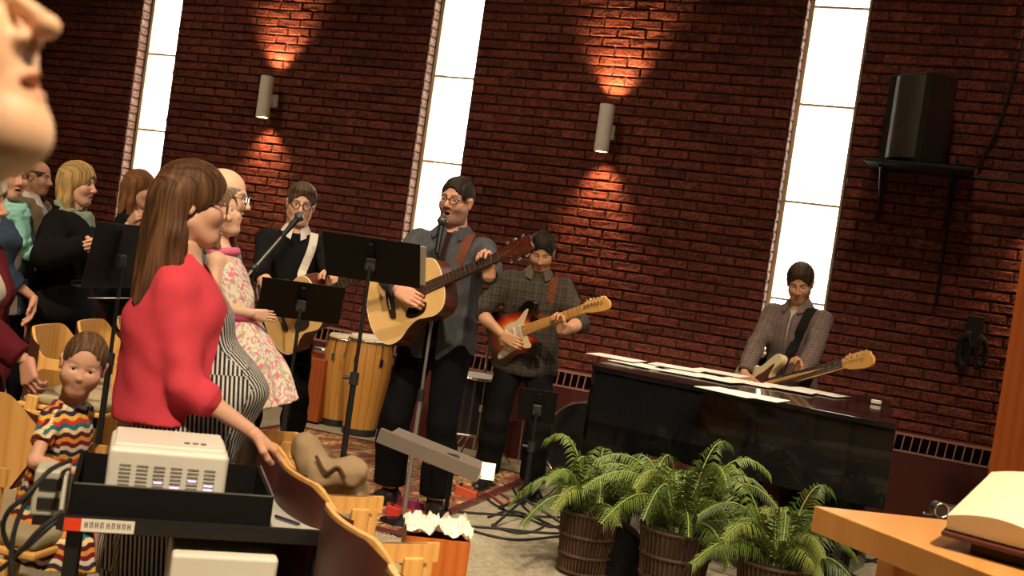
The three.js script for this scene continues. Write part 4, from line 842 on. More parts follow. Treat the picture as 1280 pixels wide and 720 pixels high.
// bass player behind the piano
{
  const O = atDepth(944, 484, 6.55), N = atDepth(1034, 460, 6.02), nrm = CAM.clone().sub(O).normalize().add(V(-0.1, 0.25, 0));
  const G = bassGuitar('cream electric bass guitar held behind the grand piano', O, N, nrm);
  const tex = plaidTex([0.46, 0.40, 0.38], [[[0.28, 0.22, 0.22], 16, 5, 0], [[0.30, 0.24, 0.24], 16, 5, 1], [[0.62, 0.55, 0.50], 32, 2, 0]], [8, 8]);
  const K = person({
    label: 'young man in grey checked shirt playing a cream bass behind the piano', headAt: atDepth(1000, 354, 6.70), turn: -0.22, wide: 0.98, skin: SKIN.warm, hair: 'short', hairColor: [0.050, 0.028, 0.015], hairThick: 0.011, hairline: 0.074, quiff: 0.010, lookDown: true,
    head: { yaw: 0.28, pitch: -0.36, roll: -0.02 }, lean: [0.08, 0.0], feet: { R: [-0.14, 0.0, -0.3], L: [0.14, 0.04, 0.3] },
    hands: { L: fretHand(G, 0.45, [1, -0.6, -0.1]), R: strumHand(G, -0.04, 0.06, [-1, -0.2, -0.4]) },
    wear: (K) => {
      top(K, 'shirt', std({ map: tex, roughness: 0.9 }), { sleeve: 1.86, grow: 0.018, hem: 0.82, fold: 0.011, flare: 0.016, open: 0.004, openSpread: 0, vneck: 1.40, label: 'grey checked button shirt' });
      top(K, 'undershirt', cloth(0.55, 0.50, 0.42), { sleeve: 0, grow: 0.006, hem: 0.9, fold: 0.002, bodyOnly: true, label: 'pale undershirt' });
      collarOf(K, std({ map: tex, roughness: 0.9 }), { r: 0.068, gap: 0.42, h: 0.04 });
      pants(K, 'trousers', cloth(0.03, 0.03, 0.035), { grow: 0.014 }); shoes(K, std({ color: rgb(0.03, 0.02, 0.015), roughness: 0.5 }));
    },
  });
  guitarStrap('strap', K, G, cloth(0.012, 0.012, 0.013), 0.058, 'wide black guitar strap');
}
// ------------------------------------------------------------------ the congregation
const EAST = 1.98;   // most of them face the band
function scarf(K, mat, o = {}) {
  const c = K.up(0, 1.455, 0.005), R = 0.082 * K.s, t = (o.thick ?? 0.036) * K.s;
  const tor = (x, y, z) => { const X = x - c.x, Z = z - c.z, a = Math.hypot(X, Z) - R, b = (y - c.y + 0.35 * Z) / 1.25; return Math.hypot(a, b) - t - 0.010 * noise(x * 30, y * 45, z * 30) - 0.004 * Math.sin(y * 160 + 8 * noise(x * 10, y * 10, z * 10)); };
  const tail = [cap(K.up(0.02, 1.43, 0.09), K.up(0.03, 1.20, 0.155), 0.040 * K.s, 0.035 * K.s), cap(K.up(-0.03, 1.43, 0.09), K.up(-0.02, 1.26, 0.15), 0.038 * K.s, 0.03 * K.s)];
  const f = uni(o.tails === false ? [tor] : [tor, ...tail.map((q) => (x, y, z) => q(x, y, z) - 0.008 * noise(x * 40, y * 40, z * 40))], 0.02);
  return garment(K, 'scarf', f, mat, { lo: c.clone().add(V(-0.17, -0.33, -0.17).multiplyScalar(K.s)), hi: c.clone().add(V(0.17, 0.12, 0.24).multiplyScalar(K.s)), cell: 0.007, label: o.label });
}
function dress(K, name, mat, rows, o = {}) {
  const R = rows.map((r) => r.map((v) => v * K.s)), T = profileField(R, 0, o.fold ?? 0.008, o.seed ?? 3), y0 = R[0][0] + 0.005, y1 = R[R.length - 1][0];
  const list = [K.bendField((x, y, z) => { let d = T(x, y, z); if (y < 0.8 * K.s && o.pleat) d -= o.pleat * Math.sin(Math.atan2(x, z) * 14) * sstep(0.85 * K.s, 0.5 * K.s, y); return Math.max(d, y0 - y, y - y1); })];
  if (o.sleeve) { list.push(K.shoulderF(0.012), K.armField('L', 0, o.sleeve, 0.012, 0.004), K.armField('R', 0, o.sleeve, 0.012, 0.004)); }
  return garment(K, name, uni(list, 0.025 * K.s), mat, { lo: V(Math.min(K.lo.x, -0.36 * K.s), Math.max(0.02, R[0][0] - 0.03), Math.min(K.lo.z, -0.34 * K.s)), hi: K.hi.clone().add(V(0.05, 0.05, 0.08)), cell: o.cell ?? K.cellB * 0.9, label: o.label });
}
const stripeTex = dataTex(256, (u, v, x, y) => (((x + y * 0.10) % 16) < 8.5 ? gray(0.045 + 0.02 * tn(u, v, 20)) : gray(0.80 + 0.05 * tn(u, v, 20))), true, [5.2, 5.2]);
const childTex = dataTex(256, (u, v, x, y) => { const C = [[0.42, 0.05, 0.12], [0.85, 0.55, 0.22], [0.30, 0.06, 0.10], [0.88, 0.80, 0.62], [0.10, 0.42, 0.48], [0.78, 0.22, 0.16], [0.90, 0.72, 0.30], [0.16, 0.12, 0.22], [0.80, 0.78, 0.70]], k = Math.floor((y + 3 * Math.sin(x * 0.2)) / 8); return C[((k % 9) + 9) % 9].map((q) => q * (1 + 0.1 * tn(u, v, 40))); }, true, [2.4, 2.4]);
const floralTex = dataTex(256, (u, v) => { const a = tn(u, v, 20, 3), b = tn(u, v, 26, 11), c = tn(u, v, 24, 17); let k = [0.86, 0.82, 0.76]; if (a > 0.22) k = [0.84, 0.47, 0.57]; else if (b > 0.21) k = [0.70, 0.69, 0.70]; else if (c > 0.24) k = [0.66, 0.68, 0.52]; return k; }, true, [4, 4]);
const stripes = std({ map: stripeTex, roughness: 0.9 });

// woman in the pink cardigan
person({
  label: 'pregnant woman in pink cardigan and striped dress resting a hand on a chair', headAt: atDepth(243, 257, 3.22), turn: 2.20, swept: true, female: true, near: true, skin: SKIN.fair, hair: 'long', hairColor: [0.060, 0.026, 0.012], hairStreak: [0.16, 0.075, 0.032], hairLength: 0.31, hairWide: 1.10, swell: 0.035, hairThick: 0.017, hairline: 0.074, glasses: true, glassesColor: [0.06, 0.03, 0.02], mouth: 0.3, headScale: 1.06,
  head: { yaw: 0.0, pitch: -0.04, roll: 0.05 }, lean: [-0.07, 0], wide: 1.12, shoulder: 0.97, drop: 0.032, limb: 0.92,
  hands: { R: { to: atDepth(316, 541, 3.08), f: atDepth(352, 570, 3.12).sub(atDepth(316, 541, 3.08)), n: V(0, -1, 0), curl: [0.25, 0.35, 0.3], pole: [-0.15, -0.2, -1] }, L: { pole: [0.6, -0.2, -0.8] } },
  wear: (K) => {
    dress(K, 'striped_dress', stripes, [[0.40, 0.25, 0.23, 0.02], [0.62, 0.235, 0.215, 0.015], [0.80, 0.222, 0.200, 0.012], [0.92, 0.212, 0.215, 0.045], [1.02, 0.195, 0.225, 0.078], [1.10, 0.180, 0.200, 0.066], [1.19, 0.172, 0.160, 0.030], [1.28, 0.180, 0.150, 0.022], [1.38, 0.168, 0.11, 0.0], [1.43, 0.12, 0.075, -0.01]], { pleat: 0.006, label: 'black and white striped dress over a pregnant belly', cell: 0.011 });
    top(K, 'cardigan', cloth(0.60, 0.058, 0.085), { sleeve: 1.34, grow: 0.018, boxy: 0.195, hem: 0.93, fold: 0.009, open: 0.05, openSpread: 0.16, flare: 0.010, belly: 0.015, cell: 0.009, label: 'pink knitted cardigan worn open' });
    shoes(K, std({ color: rgb(0.02, 0.02, 0.02), roughness: 0.6 }));
  },
});
// bald man behind her
person({
  label: 'bald man with glasses and fringe of grey hair holding a girl in floral dress', headAt: atDepth(281, 246, 4.5), turn: 2.05, skin: [0.66, 0.42, 0.29], hair: 'balding', hairColor: [0.28, 0.23, 0.18], hairThick: 0.006, glasses: true, mouth: 0.2, wide: 1.02,
  head: { yaw: 0.0, pitch: -0.06 },
  hands: { L: { to: atDepth(300, 440, 4.4), n: V(0, 1, 0), curl: GRIP, pole: [0.6, -0.8, -0.2] }, R: { to: atDepth(262, 440, 4.2), n: V(0, 1, 0), curl: GRIP, pole: [-0.6, -0.8, -0.2] } },
  wear: (K) => { top(K, 'shirt', cloth(0.20, 0.20, 0.22), { sleeve: 1.9, fold: 0.009 }); pants(K, 'trousers', cloth(0.05, 0.045, 0.04)); shoes(K, std({ color: rgb(0.02, 0.015, 0.012), roughness: 0.4 })); },
});
// girl in the floral dress, carried
person({
  label: 'small girl in white and pink floral dress carried by the bald man', headAt: atDepth(275, 268, 4.0), base: 0.46, turn: 1.95, female: true, small: true, skin: SKIN.pale, hair: 'long', hairColor: [0.16, 0.09, 0.04], hairLength: 0.16, headScale: 1.28, child: true, shoulder: 0.9, lean: [-0.30, 0.0],
  head: { yaw: -0.2, pitch: 0 }, handScale: 0.9, limb: 1.15, seated: true, feet: { L: [0.07, 0.0, 0.1, 0.02, 0.26], R: [-0.07, 0.0, -0.1, 0.02, 0.26] }, kneeZ: 0.08,
  hands: { R: { to: atDepth(318, 392, 3.95), pole: [-0.5, -0.4, -0.6] }, L: { pole: [0.6, -0.2, -0.8] } },
  wear: (K) => {
    dress(K, 'floral_dress', std({ map: floralTex, roughness: 0.9 }), [[0.44, 0.29, 0.27, 0.04], [0.54, 0.28, 0.26, 0.035], [0.66, 0.265, 0.245, 0.03], [0.80, 0.235, 0.21, 0.02], [0.92, 0.195, 0.165, 0.01], [1.02, 0.165, 0.135, 0.005], [1.15, 0.165, 0.135, 0.005], [1.3, 0.175, 0.125, 0.0], [1.40, 0.15, 0.095, -0.005], [1.45, 0.10, 0.075, -0.01]], { pleat: 0.010, fold: 0.010, label: 'white dress printed with pink and grey flowers' });
    const c = K.up(0, 1.045, 0.005);
    mesh('sash', new THREE.TorusGeometry(0.1, 0.012, 8, 36).scale(1, 0.85, 1.6).rotateX(Math.PI / 2).translate(c.x, c.y, c.z), cloth(0.62, 0.10, 0.24), K.root).userData.label = 'pink sash';
    mesh('neckline', new THREE.TorusGeometry(0.062, 0.012, 8, 30).scale(1, 0.8, 1.2).rotateX(Math.PI / 2 - 0.2).translate(0, K.up(0, 1.43, 0).y, K.up(0, 1.43, 0).z + 0.005), cloth(0.70, 0.16, 0.30), K.root).userData.label = 'pink frilled neckline';
  },
});
// toddler on a chair
person({
  label: 'toddler girl in colourful striped dress sitting on a chair and turning her head', headAt: atDepth(104, 457, 3.3), base: 0.02, turn: 1.75, female: true, small: true, skin: SKIN.fair, hair: 'long', tied: true, hairColor: [0.10, 0.055, 0.028], hairStreak: [0.20, 0.11, 0.055], hairThick: 0.004, hairline: 0.098, headScale: 1.46, child: true, fine: 1.1, iris: [0.03, 0.02, 0.012],
  head: { yaw: -1.02, pitch: -0.10, roll: 0.06 }, lean: [0.10, 0], seated: true, shoulder: 0.95, handScale: 0.95, feet: { L: [0.07, 0.34, 0.1, 0.08, 0.47], R: [-0.07, 0.34, -0.1, 0.08, 0.47] },
  hands: { R: { to: atDepth(97, 590, 3.12), pole: [-0.4, -0.3, -0.8] }, L: { to: atDepth(120, 575, 3.35), pole: [0.4, -0.3, -0.8] } },
  wear: (K) => dress(K, 'striped_dress', std({ map: childTex, roughness: 0.9 }), [[0.62, 0.34, 0.34, 0.16], [0.78, 0.30, 0.30, 0.12], [0.90, 0.23, 0.21, 0.05], [1.02, 0.185, 0.155, 0.01], [1.15, 0.175, 0.14, 0.0], [1.3, 0.185, 0.13, 0.0], [1.40, 0.16, 0.10, -0.005], [1.46, 0.10, 0.08, -0.01]], { sleeve: 0.62, fold: 0.010, label: 'dress with maroon, orange, teal and cream stripes' }),
});
// standing people at the far left
person({
  label: 'blonde woman in black coat and green grey scarf standing behind the chairs', headAt: atDepth(98, 231, 6.05), turn: EAST, female: true, skin: SKIN.fair, hair: 'long', hairColor: [0.36, 0.22, 0.075], hairStreak: [0.62, 0.42, 0.17], hairLength: 0.17, hairWide: 1.06, hairThick: 0.018, hairline: 0.062, mouth: 0.3, wide: 1.22,
  head: { yaw: -0.12, pitch: 0.02 },
  hands: { R: { to: atDepth(112, 306, 5.75), f: V(0.7, 0.1, 0.3), n: V(0, -0.3, 1), curl: GRIP, pole: [-0.7, -0.7, -0.3] }, L: { to: atDepth(128, 304, 5.85), curl: GRIP, pole: [0.7, -0.7, -0.3] } },
  wear: (K) => { top(K, 'coat', cloth(0.005, 0.0045, 0.005), { sleeve: 1.9, grow: 0.035, hem: 0.66, flare: 0.03 }); scarf(K, cloth(0.20, 0.27, 0.22), { label: 'green grey scarf', thick: 0.030 }); pants(K, 'trousers', cloth(0.006, 0.006, 0.007)); shoes(K, blackRubber); },
});
person({
  label: 'woman with brown hair, teal scarf and blue denim jacket', headAt: atDepth(15, 222, 5.7), turn: 1.75, female: true, skin: SKIN.rosy, hair: 'long', tied: true, hairColor: [0.13, 0.07, 0.035], hairStreak: [0.26, 0.15, 0.075], hairThick: 0.016, hairline: 0.060, mouth: 0.4,
  head: { yaw: -0.45, pitch: 0.0 },
  hands: { R: { to: atDepth(42, 372, 5.75), f: V(0.15, -1, 0.1), n: V(-0.3, 0, 0.6), pole: [-0.6, -0.2, -0.8] } },
  wear: (K) => { top(K, 'denim_jacket', std({ map: dataTex(128, (u, v, x, y) => { const n = 1 + 0.3 * tn(u, v, 40) + 0.1 * Math.sin((x + y) * 1.57); return [0.16 * n, 0.23 * n, 0.32 * n]; }, true, [4, 4]), roughness: 0.9 }), { sleeve: 1.62, grow: 0.022, hem: 0.84, open: 0.03, openSpread: 0.02 }); top(K, 'top', cloth(0.55, 0.53, 0.50), { sleeve: 0, bodyOnly: true, grow: 0.008, fold: 0.004 }); scarf(K, cloth(0.26, 0.56, 0.50), { label: 'teal knitted scarf', thick: 0.046 }); pants(K, 'jeans', phys({ specularIntensity: 0.25, map: jeansTex, roughness: 0.9 })); shoes(K, blackRubber); },
});
person({
  label: 'balding man in pale open shirt and olive jacket behind the woman with teal scarf', headAt: atDepth(47, 222, 7.5), turn: 1.9, skin: [0.56, 0.29, 0.19], hair: 'balding', hairColor: [0.06, 0.045, 0.035], hairThick: 0.008, mouth: 0.1, beard: 0.2,
  head: { yaw: 0.0, pitch: -0.05 },
  wear: (K) => { top(K, 'jacket', cloth(0.16, 0.13, 0.075), { sleeve: 1.9, grow: 0.026, open: 0.05, openSpread: 0.05 }); top(K, 'shirt', cloth(0.56, 0.53, 0.56), { sleeve: 0, bodyOnly: true, grow: 0.010, vneck: 1.42 }); collarOf(K, cloth(0.58, 0.52, 0.50), { r: 0.074, h: 0.045 }); pants(K, 'trousers', cloth(0.03, 0.03, 0.035)); shoes(K, blackRubber); },
});
person({
  label: 'woman with long auburn hair in black top in front of the slit window', headAt: atDepth(175, 237, 7.0), turn: 2.02, female: true, skin: SKIN.fair, hair: 'long', hairColor: [0.14, 0.055, 0.022], hairStreak: [0.30, 0.13, 0.05], hairLength: 0.24, hairThick: 0.012, hairline: 0.068,
  head: { yaw: -0.1, pitch: -0.08 },
  hands: { R: { to: atDepth(163, 278, 6.75), f: V(0.6, 0.5, 0.2), n: V(0.4, 0, -0.8), curl: GRIP, pole: [-0.6, -0.8, -0.2] } },
  wear: (K) => { top(K, 'top', cloth(0.005, 0.0045, 0.005), { sleeve: 1.85, grow: 0.018 }); pants(K, 'trousers', cloth(0.006, 0.006, 0.007)); shoes(K, blackRubber); },
});
person({
  label: 'white haired person in maroon cardigan over a pale shirt holding the chair', headAt: atDepth(-26, 252, 3.75), turn: 1.85, female: true, skin: SKIN.rosy, hair: 'short', hairColor: [0.50, 0.44, 0.36], hairThick: 0.020, hairline: 0.058, wide: 1.12,
  head: { yaw: 0.2, pitch: -0.05 },
  hands: { R: { to: atDepth(34, 452, 3.62), f: V(0.5, -0.8, 0.2), n: V(0.2, -0.4, -0.8), curl: GRIP, pole: [-0.6, -0.3, -0.7] } },
  wear: (K) => { top(K, 'cardigan', cloth(0.115, 0.012, 0.020), { sleeve: 1.88, grow: 0.028, hem: 0.74, flare: 0.03, open: 0.03, openSpread: 0.06, fold: 0.012 }); top(K, 'shirt', cloth(0.60, 0.56, 0.48), { sleeve: 0, bodyOnly: true, grow: 0.010, fold: 0.004 }); pants(K, 'trousers', cloth(0.015, 0.014, 0.016)); shoes(K, blackRubber); },
});
// the neighbour right beside the camera
person({
  label: 'clean shaven neighbour singing right beside the camera, seen in profile', headAt: atDepth(-134, 43, 0.79), turn: 1.98, lean: [0.34, 0], near: true, fine: 1.7, skin: [0.66, 0.41, 0.25], hair: 'short', hairColor: [0.10, 0.06, 0.03], mouth: 0.12, nose: 1.25, jut: 0.014,
  head: { yaw: 0.0, pitch: 0.78, roll: 0 }, wide: 0.9, hands: { R: { to: V(-1.25, 0.95, -0.35) }, L: { to: V(-1.2, 0.95, -0.8) } },
  wear: (K) => { top(K, 'jumper', cloth(0.05, 0.05, 0.07), { sleeve: 1.9 }); pants(K, 'trousers', cloth(0.03, 0.03, 0.04)); shoes(K, blackRubber); },
});
// ------------------------------------------------------------------ plywood chairs
const seatCloth = cloth(0.36, 0.31, 0.20);
function makeChair(label, x, z, turn, group) {
  const c = thing('plywood_chair', label, 'chair', [x, 0, z], turn, group);
  if (makeChair.proto) { for (const ch of makeChair.proto.children) c.add(ch.clone()); return c; }
  const back = [[0.235, 0.11], [0.238, 0.0], [0.225, -0.13], [0.165, -0.205], [0.06, -0.232], [-0.06, -0.232], [-0.165, -0.205], [-0.225, -0.13], [-0.238, 0.0], [-0.235, 0.11]];
  const k = (t) => sstep(0.20, 0.36, t < 0.5 ? t : 1 - t);
  mesh('backrest', bentSheet(back, (t) => lerp(0.585, 0.40, k(t)), (t) => lerp(0.635, 0.76, k(t)), 0.013, 72), plyWood, c);
  mesh('back_veneer', bentSheet(back.map(([x, z]) => [x * 1.036, z * 1.036 - 0.001]).slice(2, -2), (t) => lerp(0.47, 0.405, k(0.2 + t * 0.6)), (t) => lerp(0.69, 0.752, k(0.2 + t * 0.6)), 0.003, 60), std({ color: rgb(0.060, 0.014, 0.009), roughness: 0.5 }), c).userData.label = 'dark maroon outer face';
  mesh('seat', rbox(0.42, 0.022, 0.43, 0.008, 0, 0.40, -0.01), plyWood, c);
  mesh('cushion', rbox(0.40, 0.045, 0.40, 0.02, 0, 0.433, 0.0), seatCloth, c);
  for (const s of [-1, 1]) {
    mesh('leg', withBoxUV(rbox(0.022, 0.60, 0.055, 0.005, s * 0.232, 0.30, 0.07)), plyWood, c);
    mesh('leg', withBoxUV(rbox(0.022, 0.46, 0.055, 0.005, s * 0.222, 0.225, -0.16, 0.10)), plyWood, c);
    mesh('side_rail', withBoxUV(rbox(0.02, 0.05, 0.30, 0.005, s * 0.228, 0.36, -0.01)), plyWood, c);
  }
  makeChair.proto = c;
  return c;
}
{
  const u = [0.739, 0.673], f = [0.62, -0.785], a = Math.atan2(f[0], f[1]), o0 = [-1.73 + 0.125 * f[0], -2.77 + 0.125 * f[1]];
  const names = ['plywood chair under the hand of the woman in pink cardigan', 'plywood chair holding the slouched tan bag', 'plywood chair beside the projector cart', 'plywood chair in front of the small wooden box', 'empty plywood chair at the aisle end of the row'];
  [-0.725, -0.245, 0.235, 0.715, 1.195].forEach((k, i) => makeChair(names[i], o0[0] + u[0] * k * 1.0, o0[1] + u[1] * k * 1.0, a, 'row of chairs beside the projector cart'));
  const q = [-0.35, -0.937];
  ['plywood chair in front of the woman with teal scarf', 'plywood chair in front of the blonde woman in black', 'plywood chair nearest the wall in the row of the blonde woman'].forEach((l, i) => makeChair(l, -4.10 + q[0] * i * 0.49 + 0.17, -4.13 + q[1] * i * 0.49 - 0.06, 1.93, 'chairs in front of the standing congregation'));
  makeChair('plywood chair on which the toddler sits', -2.52, -2.50, 1.75, 'row of chairs beside the projector cart');
  makeChair('plywood chair partly hidden by the maroon cardigan', -2.36, -1.92, 2.0, 'row of chairs beside the projector cart');
}
// tan bag slumped on a chair
{
  const P = (x, y, d) => atDepth(x, y, d), c = P(412, 575, 3.42);
  const b = thing('shoulder_bag', 'slouched tan canvas bag lying on a plywood chair', 'bag', [c.x, 0.455, c.z]);
  const L = (x, y, d) => P(x, y, d).sub(b.position), f0 = uni([cap(L(382, 558, 3.44), L(396, 592, 3.42), 0.045, 0.055), cap(L(402, 596, 3.40), L(440, 590, 3.40), 0.050, 0.048), cap(L(385, 610, 3.44), L(440, 612, 3.44), 0.05, 0.05)], 0.02);
  mesh('bag_body', meshField((x, y, z) => Math.max(f0(x, y, z) - 0.008 * noise(x * 26, y * 26, z * 26), -y), V(-0.25, -0.02, -0.25), V(0.25, 0.40, 0.25), 0.008), cloth(0.30, 0.22, 0.13), b);
  mesh('bag_strap', tube([L(395, 570, 3.36), L(408, 590, 3.34), L(422, 584, 3.345), L(432, 598, 3.34)].map((p) => p.toArray()), 0.005, 30, 6), cloth(0.10, 0.06, 0.035), b);
}

// ------------------------------------------------------------------ projector on its cart
const cart = thing('projector_cart', 'black metal projector cart with a pale grey top', 'cart', [-1.77, 0, -2.35], 0.718);
const cartM = M4().compose(V(-1.77, 0, -2.35), new THREE.Quaternion().setFromAxisAngle(V(0, 1, 0), 0.718), V(1, 1, 1));
{
  const W = 0.64, D = 0.40, H = 0.66;
  mesh('top_frame', [box(W, 0.035, 0.018, 0, H - 0.012, D / 2), box(W, 0.035, 0.018, 0, H - 0.012, -D / 2), box(0.018, 0.035, D, W / 2, H - 0.012, 0), box(0.018, 0.035, D, -W / 2, H - 0.012, 0), box(W - 0.02, 0.004, D - 0.02, 0, H - 0.026, 0)], std({ color: rgb(0.022, 0.021, 0.020), roughness: 0.35, metalness: 0.3 }), cart);
  mesh('table_top', rbox(W - 0.03, 0.008, D - 0.03, 0.002, 0, H - 0.012, 0), std({ color: rgb(0.42, 0.42, 0.38), roughness: 0.55 }), cart);
  for (const sx of [-1, 1]) for (const sz of [-1, 1]) { mesh('leg', [box(0.03, H - 0.11, 0.03, sx * (W / 2 - 0.03), (H - 0.11) / 2 + 0.08, sz * (D / 2 - 0.03))], blackMetal, cart); mesh('caster', [put(new THREE.CylinderGeometry(0.038, 0.038, 0.022, 18), sx * (W / 2 - 0.03), 0.038, sz * (D / 2 - 0.03), 0, 0, Math.PI / 2), box(0.03, 0.03, 0.04, sx * (W / 2 - 0.03), 0.075, sz * (D / 2 - 0.03))], blackRubber, cart); }
  mesh('lower_shelf', box(W - 0.03, 0.012, D - 0.03, 0, 0.26, 0), blackMetal, cart);
  // sticker on the front lip: orange patch and a line of small dark print, too coarse to read
  const cv = document.createElement('canvas'); cv.width = 256; cv.height = 64; const g = cv.getContext('2d'); g.fillStyle = '#e8e4d8'; g.fillRect(0, 0, 256, 64); g.fillStyle = '#e2431c'; g.fillRect(0, 0, 62, 64); g.fillStyle = '#4a4640';
  for (let i = 0; i < 9; i++) { const x = 74 + i * 19 + (i > 3 ? 4 : 0); g.fillRect(x, 16, 4, 30); g.fillRect(x + 8, 16, 4, 30); g.fillRect(x, i % 2 ? 16 : 28, 12, 5); }
  const tx = new THREE.CanvasTexture(cv); tx.colorSpace = THREE.SRGBColorSpace;
  const st = mesh('sticker', new THREE.PlaneGeometry(0.155, 0.030), std({ map: tx, roughness: 0.5 }), cart); st.position.set(-W / 2 + 0.085, H - 0.012, D / 2 + 0.0095); st.userData.label = 'white printed sticker with orange end';
}
const onCart = (o, x, y, z) => { o.position.copy(V(x, y, z).applyMatrix4(cartM)); o.rotation.y = 0.718; return o; };
{
  const tray = onCart(thing('projector_tray', 'deep black tray on the cart around the projector', 'tray'), -0.075, 0.652, 0.01), w = 0.455, d = 0.34, h = 0.085, t = 0.012;
  mesh('wall_panel', [box(w, h, t, 0, h / 2, d / 2), box(w, h, t, 0, h / 2, -d / 2), box(t, h, d, w / 2, h / 2, 0), box(t, h, d, -w / 2, h / 2, 0)], blackMatte, tray);
  mesh('tray_floor', box(w, 0.008, d, 0, 0.004, 0), blackMatte, tray);
  mesh('edge_trim', [box(w, 0.003, 0.004, 0, h + 0.001, d / 2 + 0.004), box(0.004, 0.003, d, w / 2 + 0.004, h + 0.001, 0)], greyMetal, tray);
  const pr = onCart(thing('projector', 'white video projector with slotted vents glowing violet inside', 'projector'), -0.095, 0.664, -0.02), W = 0.285, D = 0.24, H = 0.148;
  mesh('housing', [rbox(W, H, D, 0.014, 0, H / 2, 0), rbox(W - 0.02, 0.012, D - 0.03, 0.006, 0, H + 0.002, -0.005)], whitePlastic, pr);
  const slots = []; for (let c = 0; c < 6; c++) for (let r = 0; r < 8; r++) slots.push(box(0.027, 0.0046, 0.006, -W / 2 + 0.042 + c * 0.040, 0.040 + r * 0.0095, D / 2 - 0.0015));
  const vent = mesh('vent', slots, std({ color: rgb(0.26, 0.25, 0.22), roughness: 0.7 }), pr); vent.userData.kind = 'stuff';
  const lampGlow = std({ color: rgb(0.6, 0.5, 0.8), emissive: rgb(0.75, 0.5, 1.0), emissiveIntensity: 1.6 });
  mesh('lamp_glow', [box(0.024, 0.004, 0.006, -W / 2 + 0.162, 0.059, D / 2 - 0.001), box(0.020, 0.004, 0.006, -W / 2 + 0.122, 0.0685, D / 2 - 0.001), box(0.022, 0.004, 0.006, -W / 2 + 0.242, 0.059, D / 2 - 0.001), box(0.022, 0.004, 0.006, -W / 2 + 0.242, 0.0685, D / 2 - 0.001), box(0.02, 0.004, 0.006, -W / 2 + 0.202, 0.078, D / 2 - 0.001)], lampGlow, pr);
  mesh('lens_barrel', [cyl(0.036, 0.036, 0.05, 0.07, 0.058, -D / 2 - 0.015, Math.PI / 2)], blackPlastic, pr);
  for (const x of [-0.12, 0.12]) mesh('foot', cyl(0.012, 0.012, 0.012, x, -0.002, 0.09), blackRubber, pr);
  mesh('button', [-1, 0, 1].map((i) => cyl(0.007, 0.007, 0.004, 0.06 + i * 0.02, H + 0.009, 0.05)), greyMetal, pr);
  const pen = onCart(solo('pen', [bar([0, 0, 0], [0.05, 0, 0.06], 0.004), bar([0.05, 0, 0.06], [0.056, 0, 0.067], 0.004, 0.001)], std({ color: rgb(0.02, 0.02, 0.06), roughness: 0.3 }), 'dark blue pen lying on the grey cart top', 'pen'), 0.185, 0.659, 0.06);
  const bx = onCart(solo('storage_box', [rbox(0.25, 0.33, 0.26, 0.01)], std({ color: rgb(0.66, 0.64, 0.56), roughness: 0.7 }), 'off white box on the lower shelf of the projector cart', 'box'), 0.06, 0.432, 0.10);
  const ob = onCart(thing('socket_box', 'pale grey power socket box on the corner of the projector cart', 'socket box'), -0.355, 0.645, 0.10);
  mesh('case', rbox(0.075, 0.11, 0.10, 0.008, 0, 0.055, 0), std({ color: rgb(0.42, 0.41, 0.34), roughness: 0.6 }), ob);
  for (const y of [0.032, 0.078]) mesh('socket', rbox(0.050, 0.030, 0.008, 0.003, 0.0, y, 0.05), blackPlastic, ob);
  mesh('switch', box(0.006, 0.09, 0.004, 0.031, 0.055, 0.051), whitePlastic, ob);
  mesh('bracket', box(0.10, 0.02, 0.10, 0.02, -0.01, 0), blackMetal, ob);
  const P = (x, y, d) => atDepth(x, y, d).toArray();
  [[[50, 600, 2.44], [30, 622, 2.40], [10, 640, 2.40], [4, 665, 2.42], [20, 690, 2.44], [60, 660, 2.46], [80, 640, 2.5]], [[88, 575, 2.66], [60, 590, 2.5], [40, 615, 2.42], [22, 650, 2.40], [14, 690, 2.4], [16, 730, 2.4], [17, 780, 2.42]], [[78, 640, 2.44], [50, 662, 2.42], [25, 690, 2.42], [0, 712, 2.44], [-30, 730, 2.46]]].forEach((p, i) => solo('power_cord', tube(p.map((q) => P(...q)), 0.0055, 60), blackRubber, ['black cord looping round the socket box on the cart', 'black cord hanging from the projector down beside the cart', 'black cord trailing from the cart towards the chairs'][i], 'cord'));
}

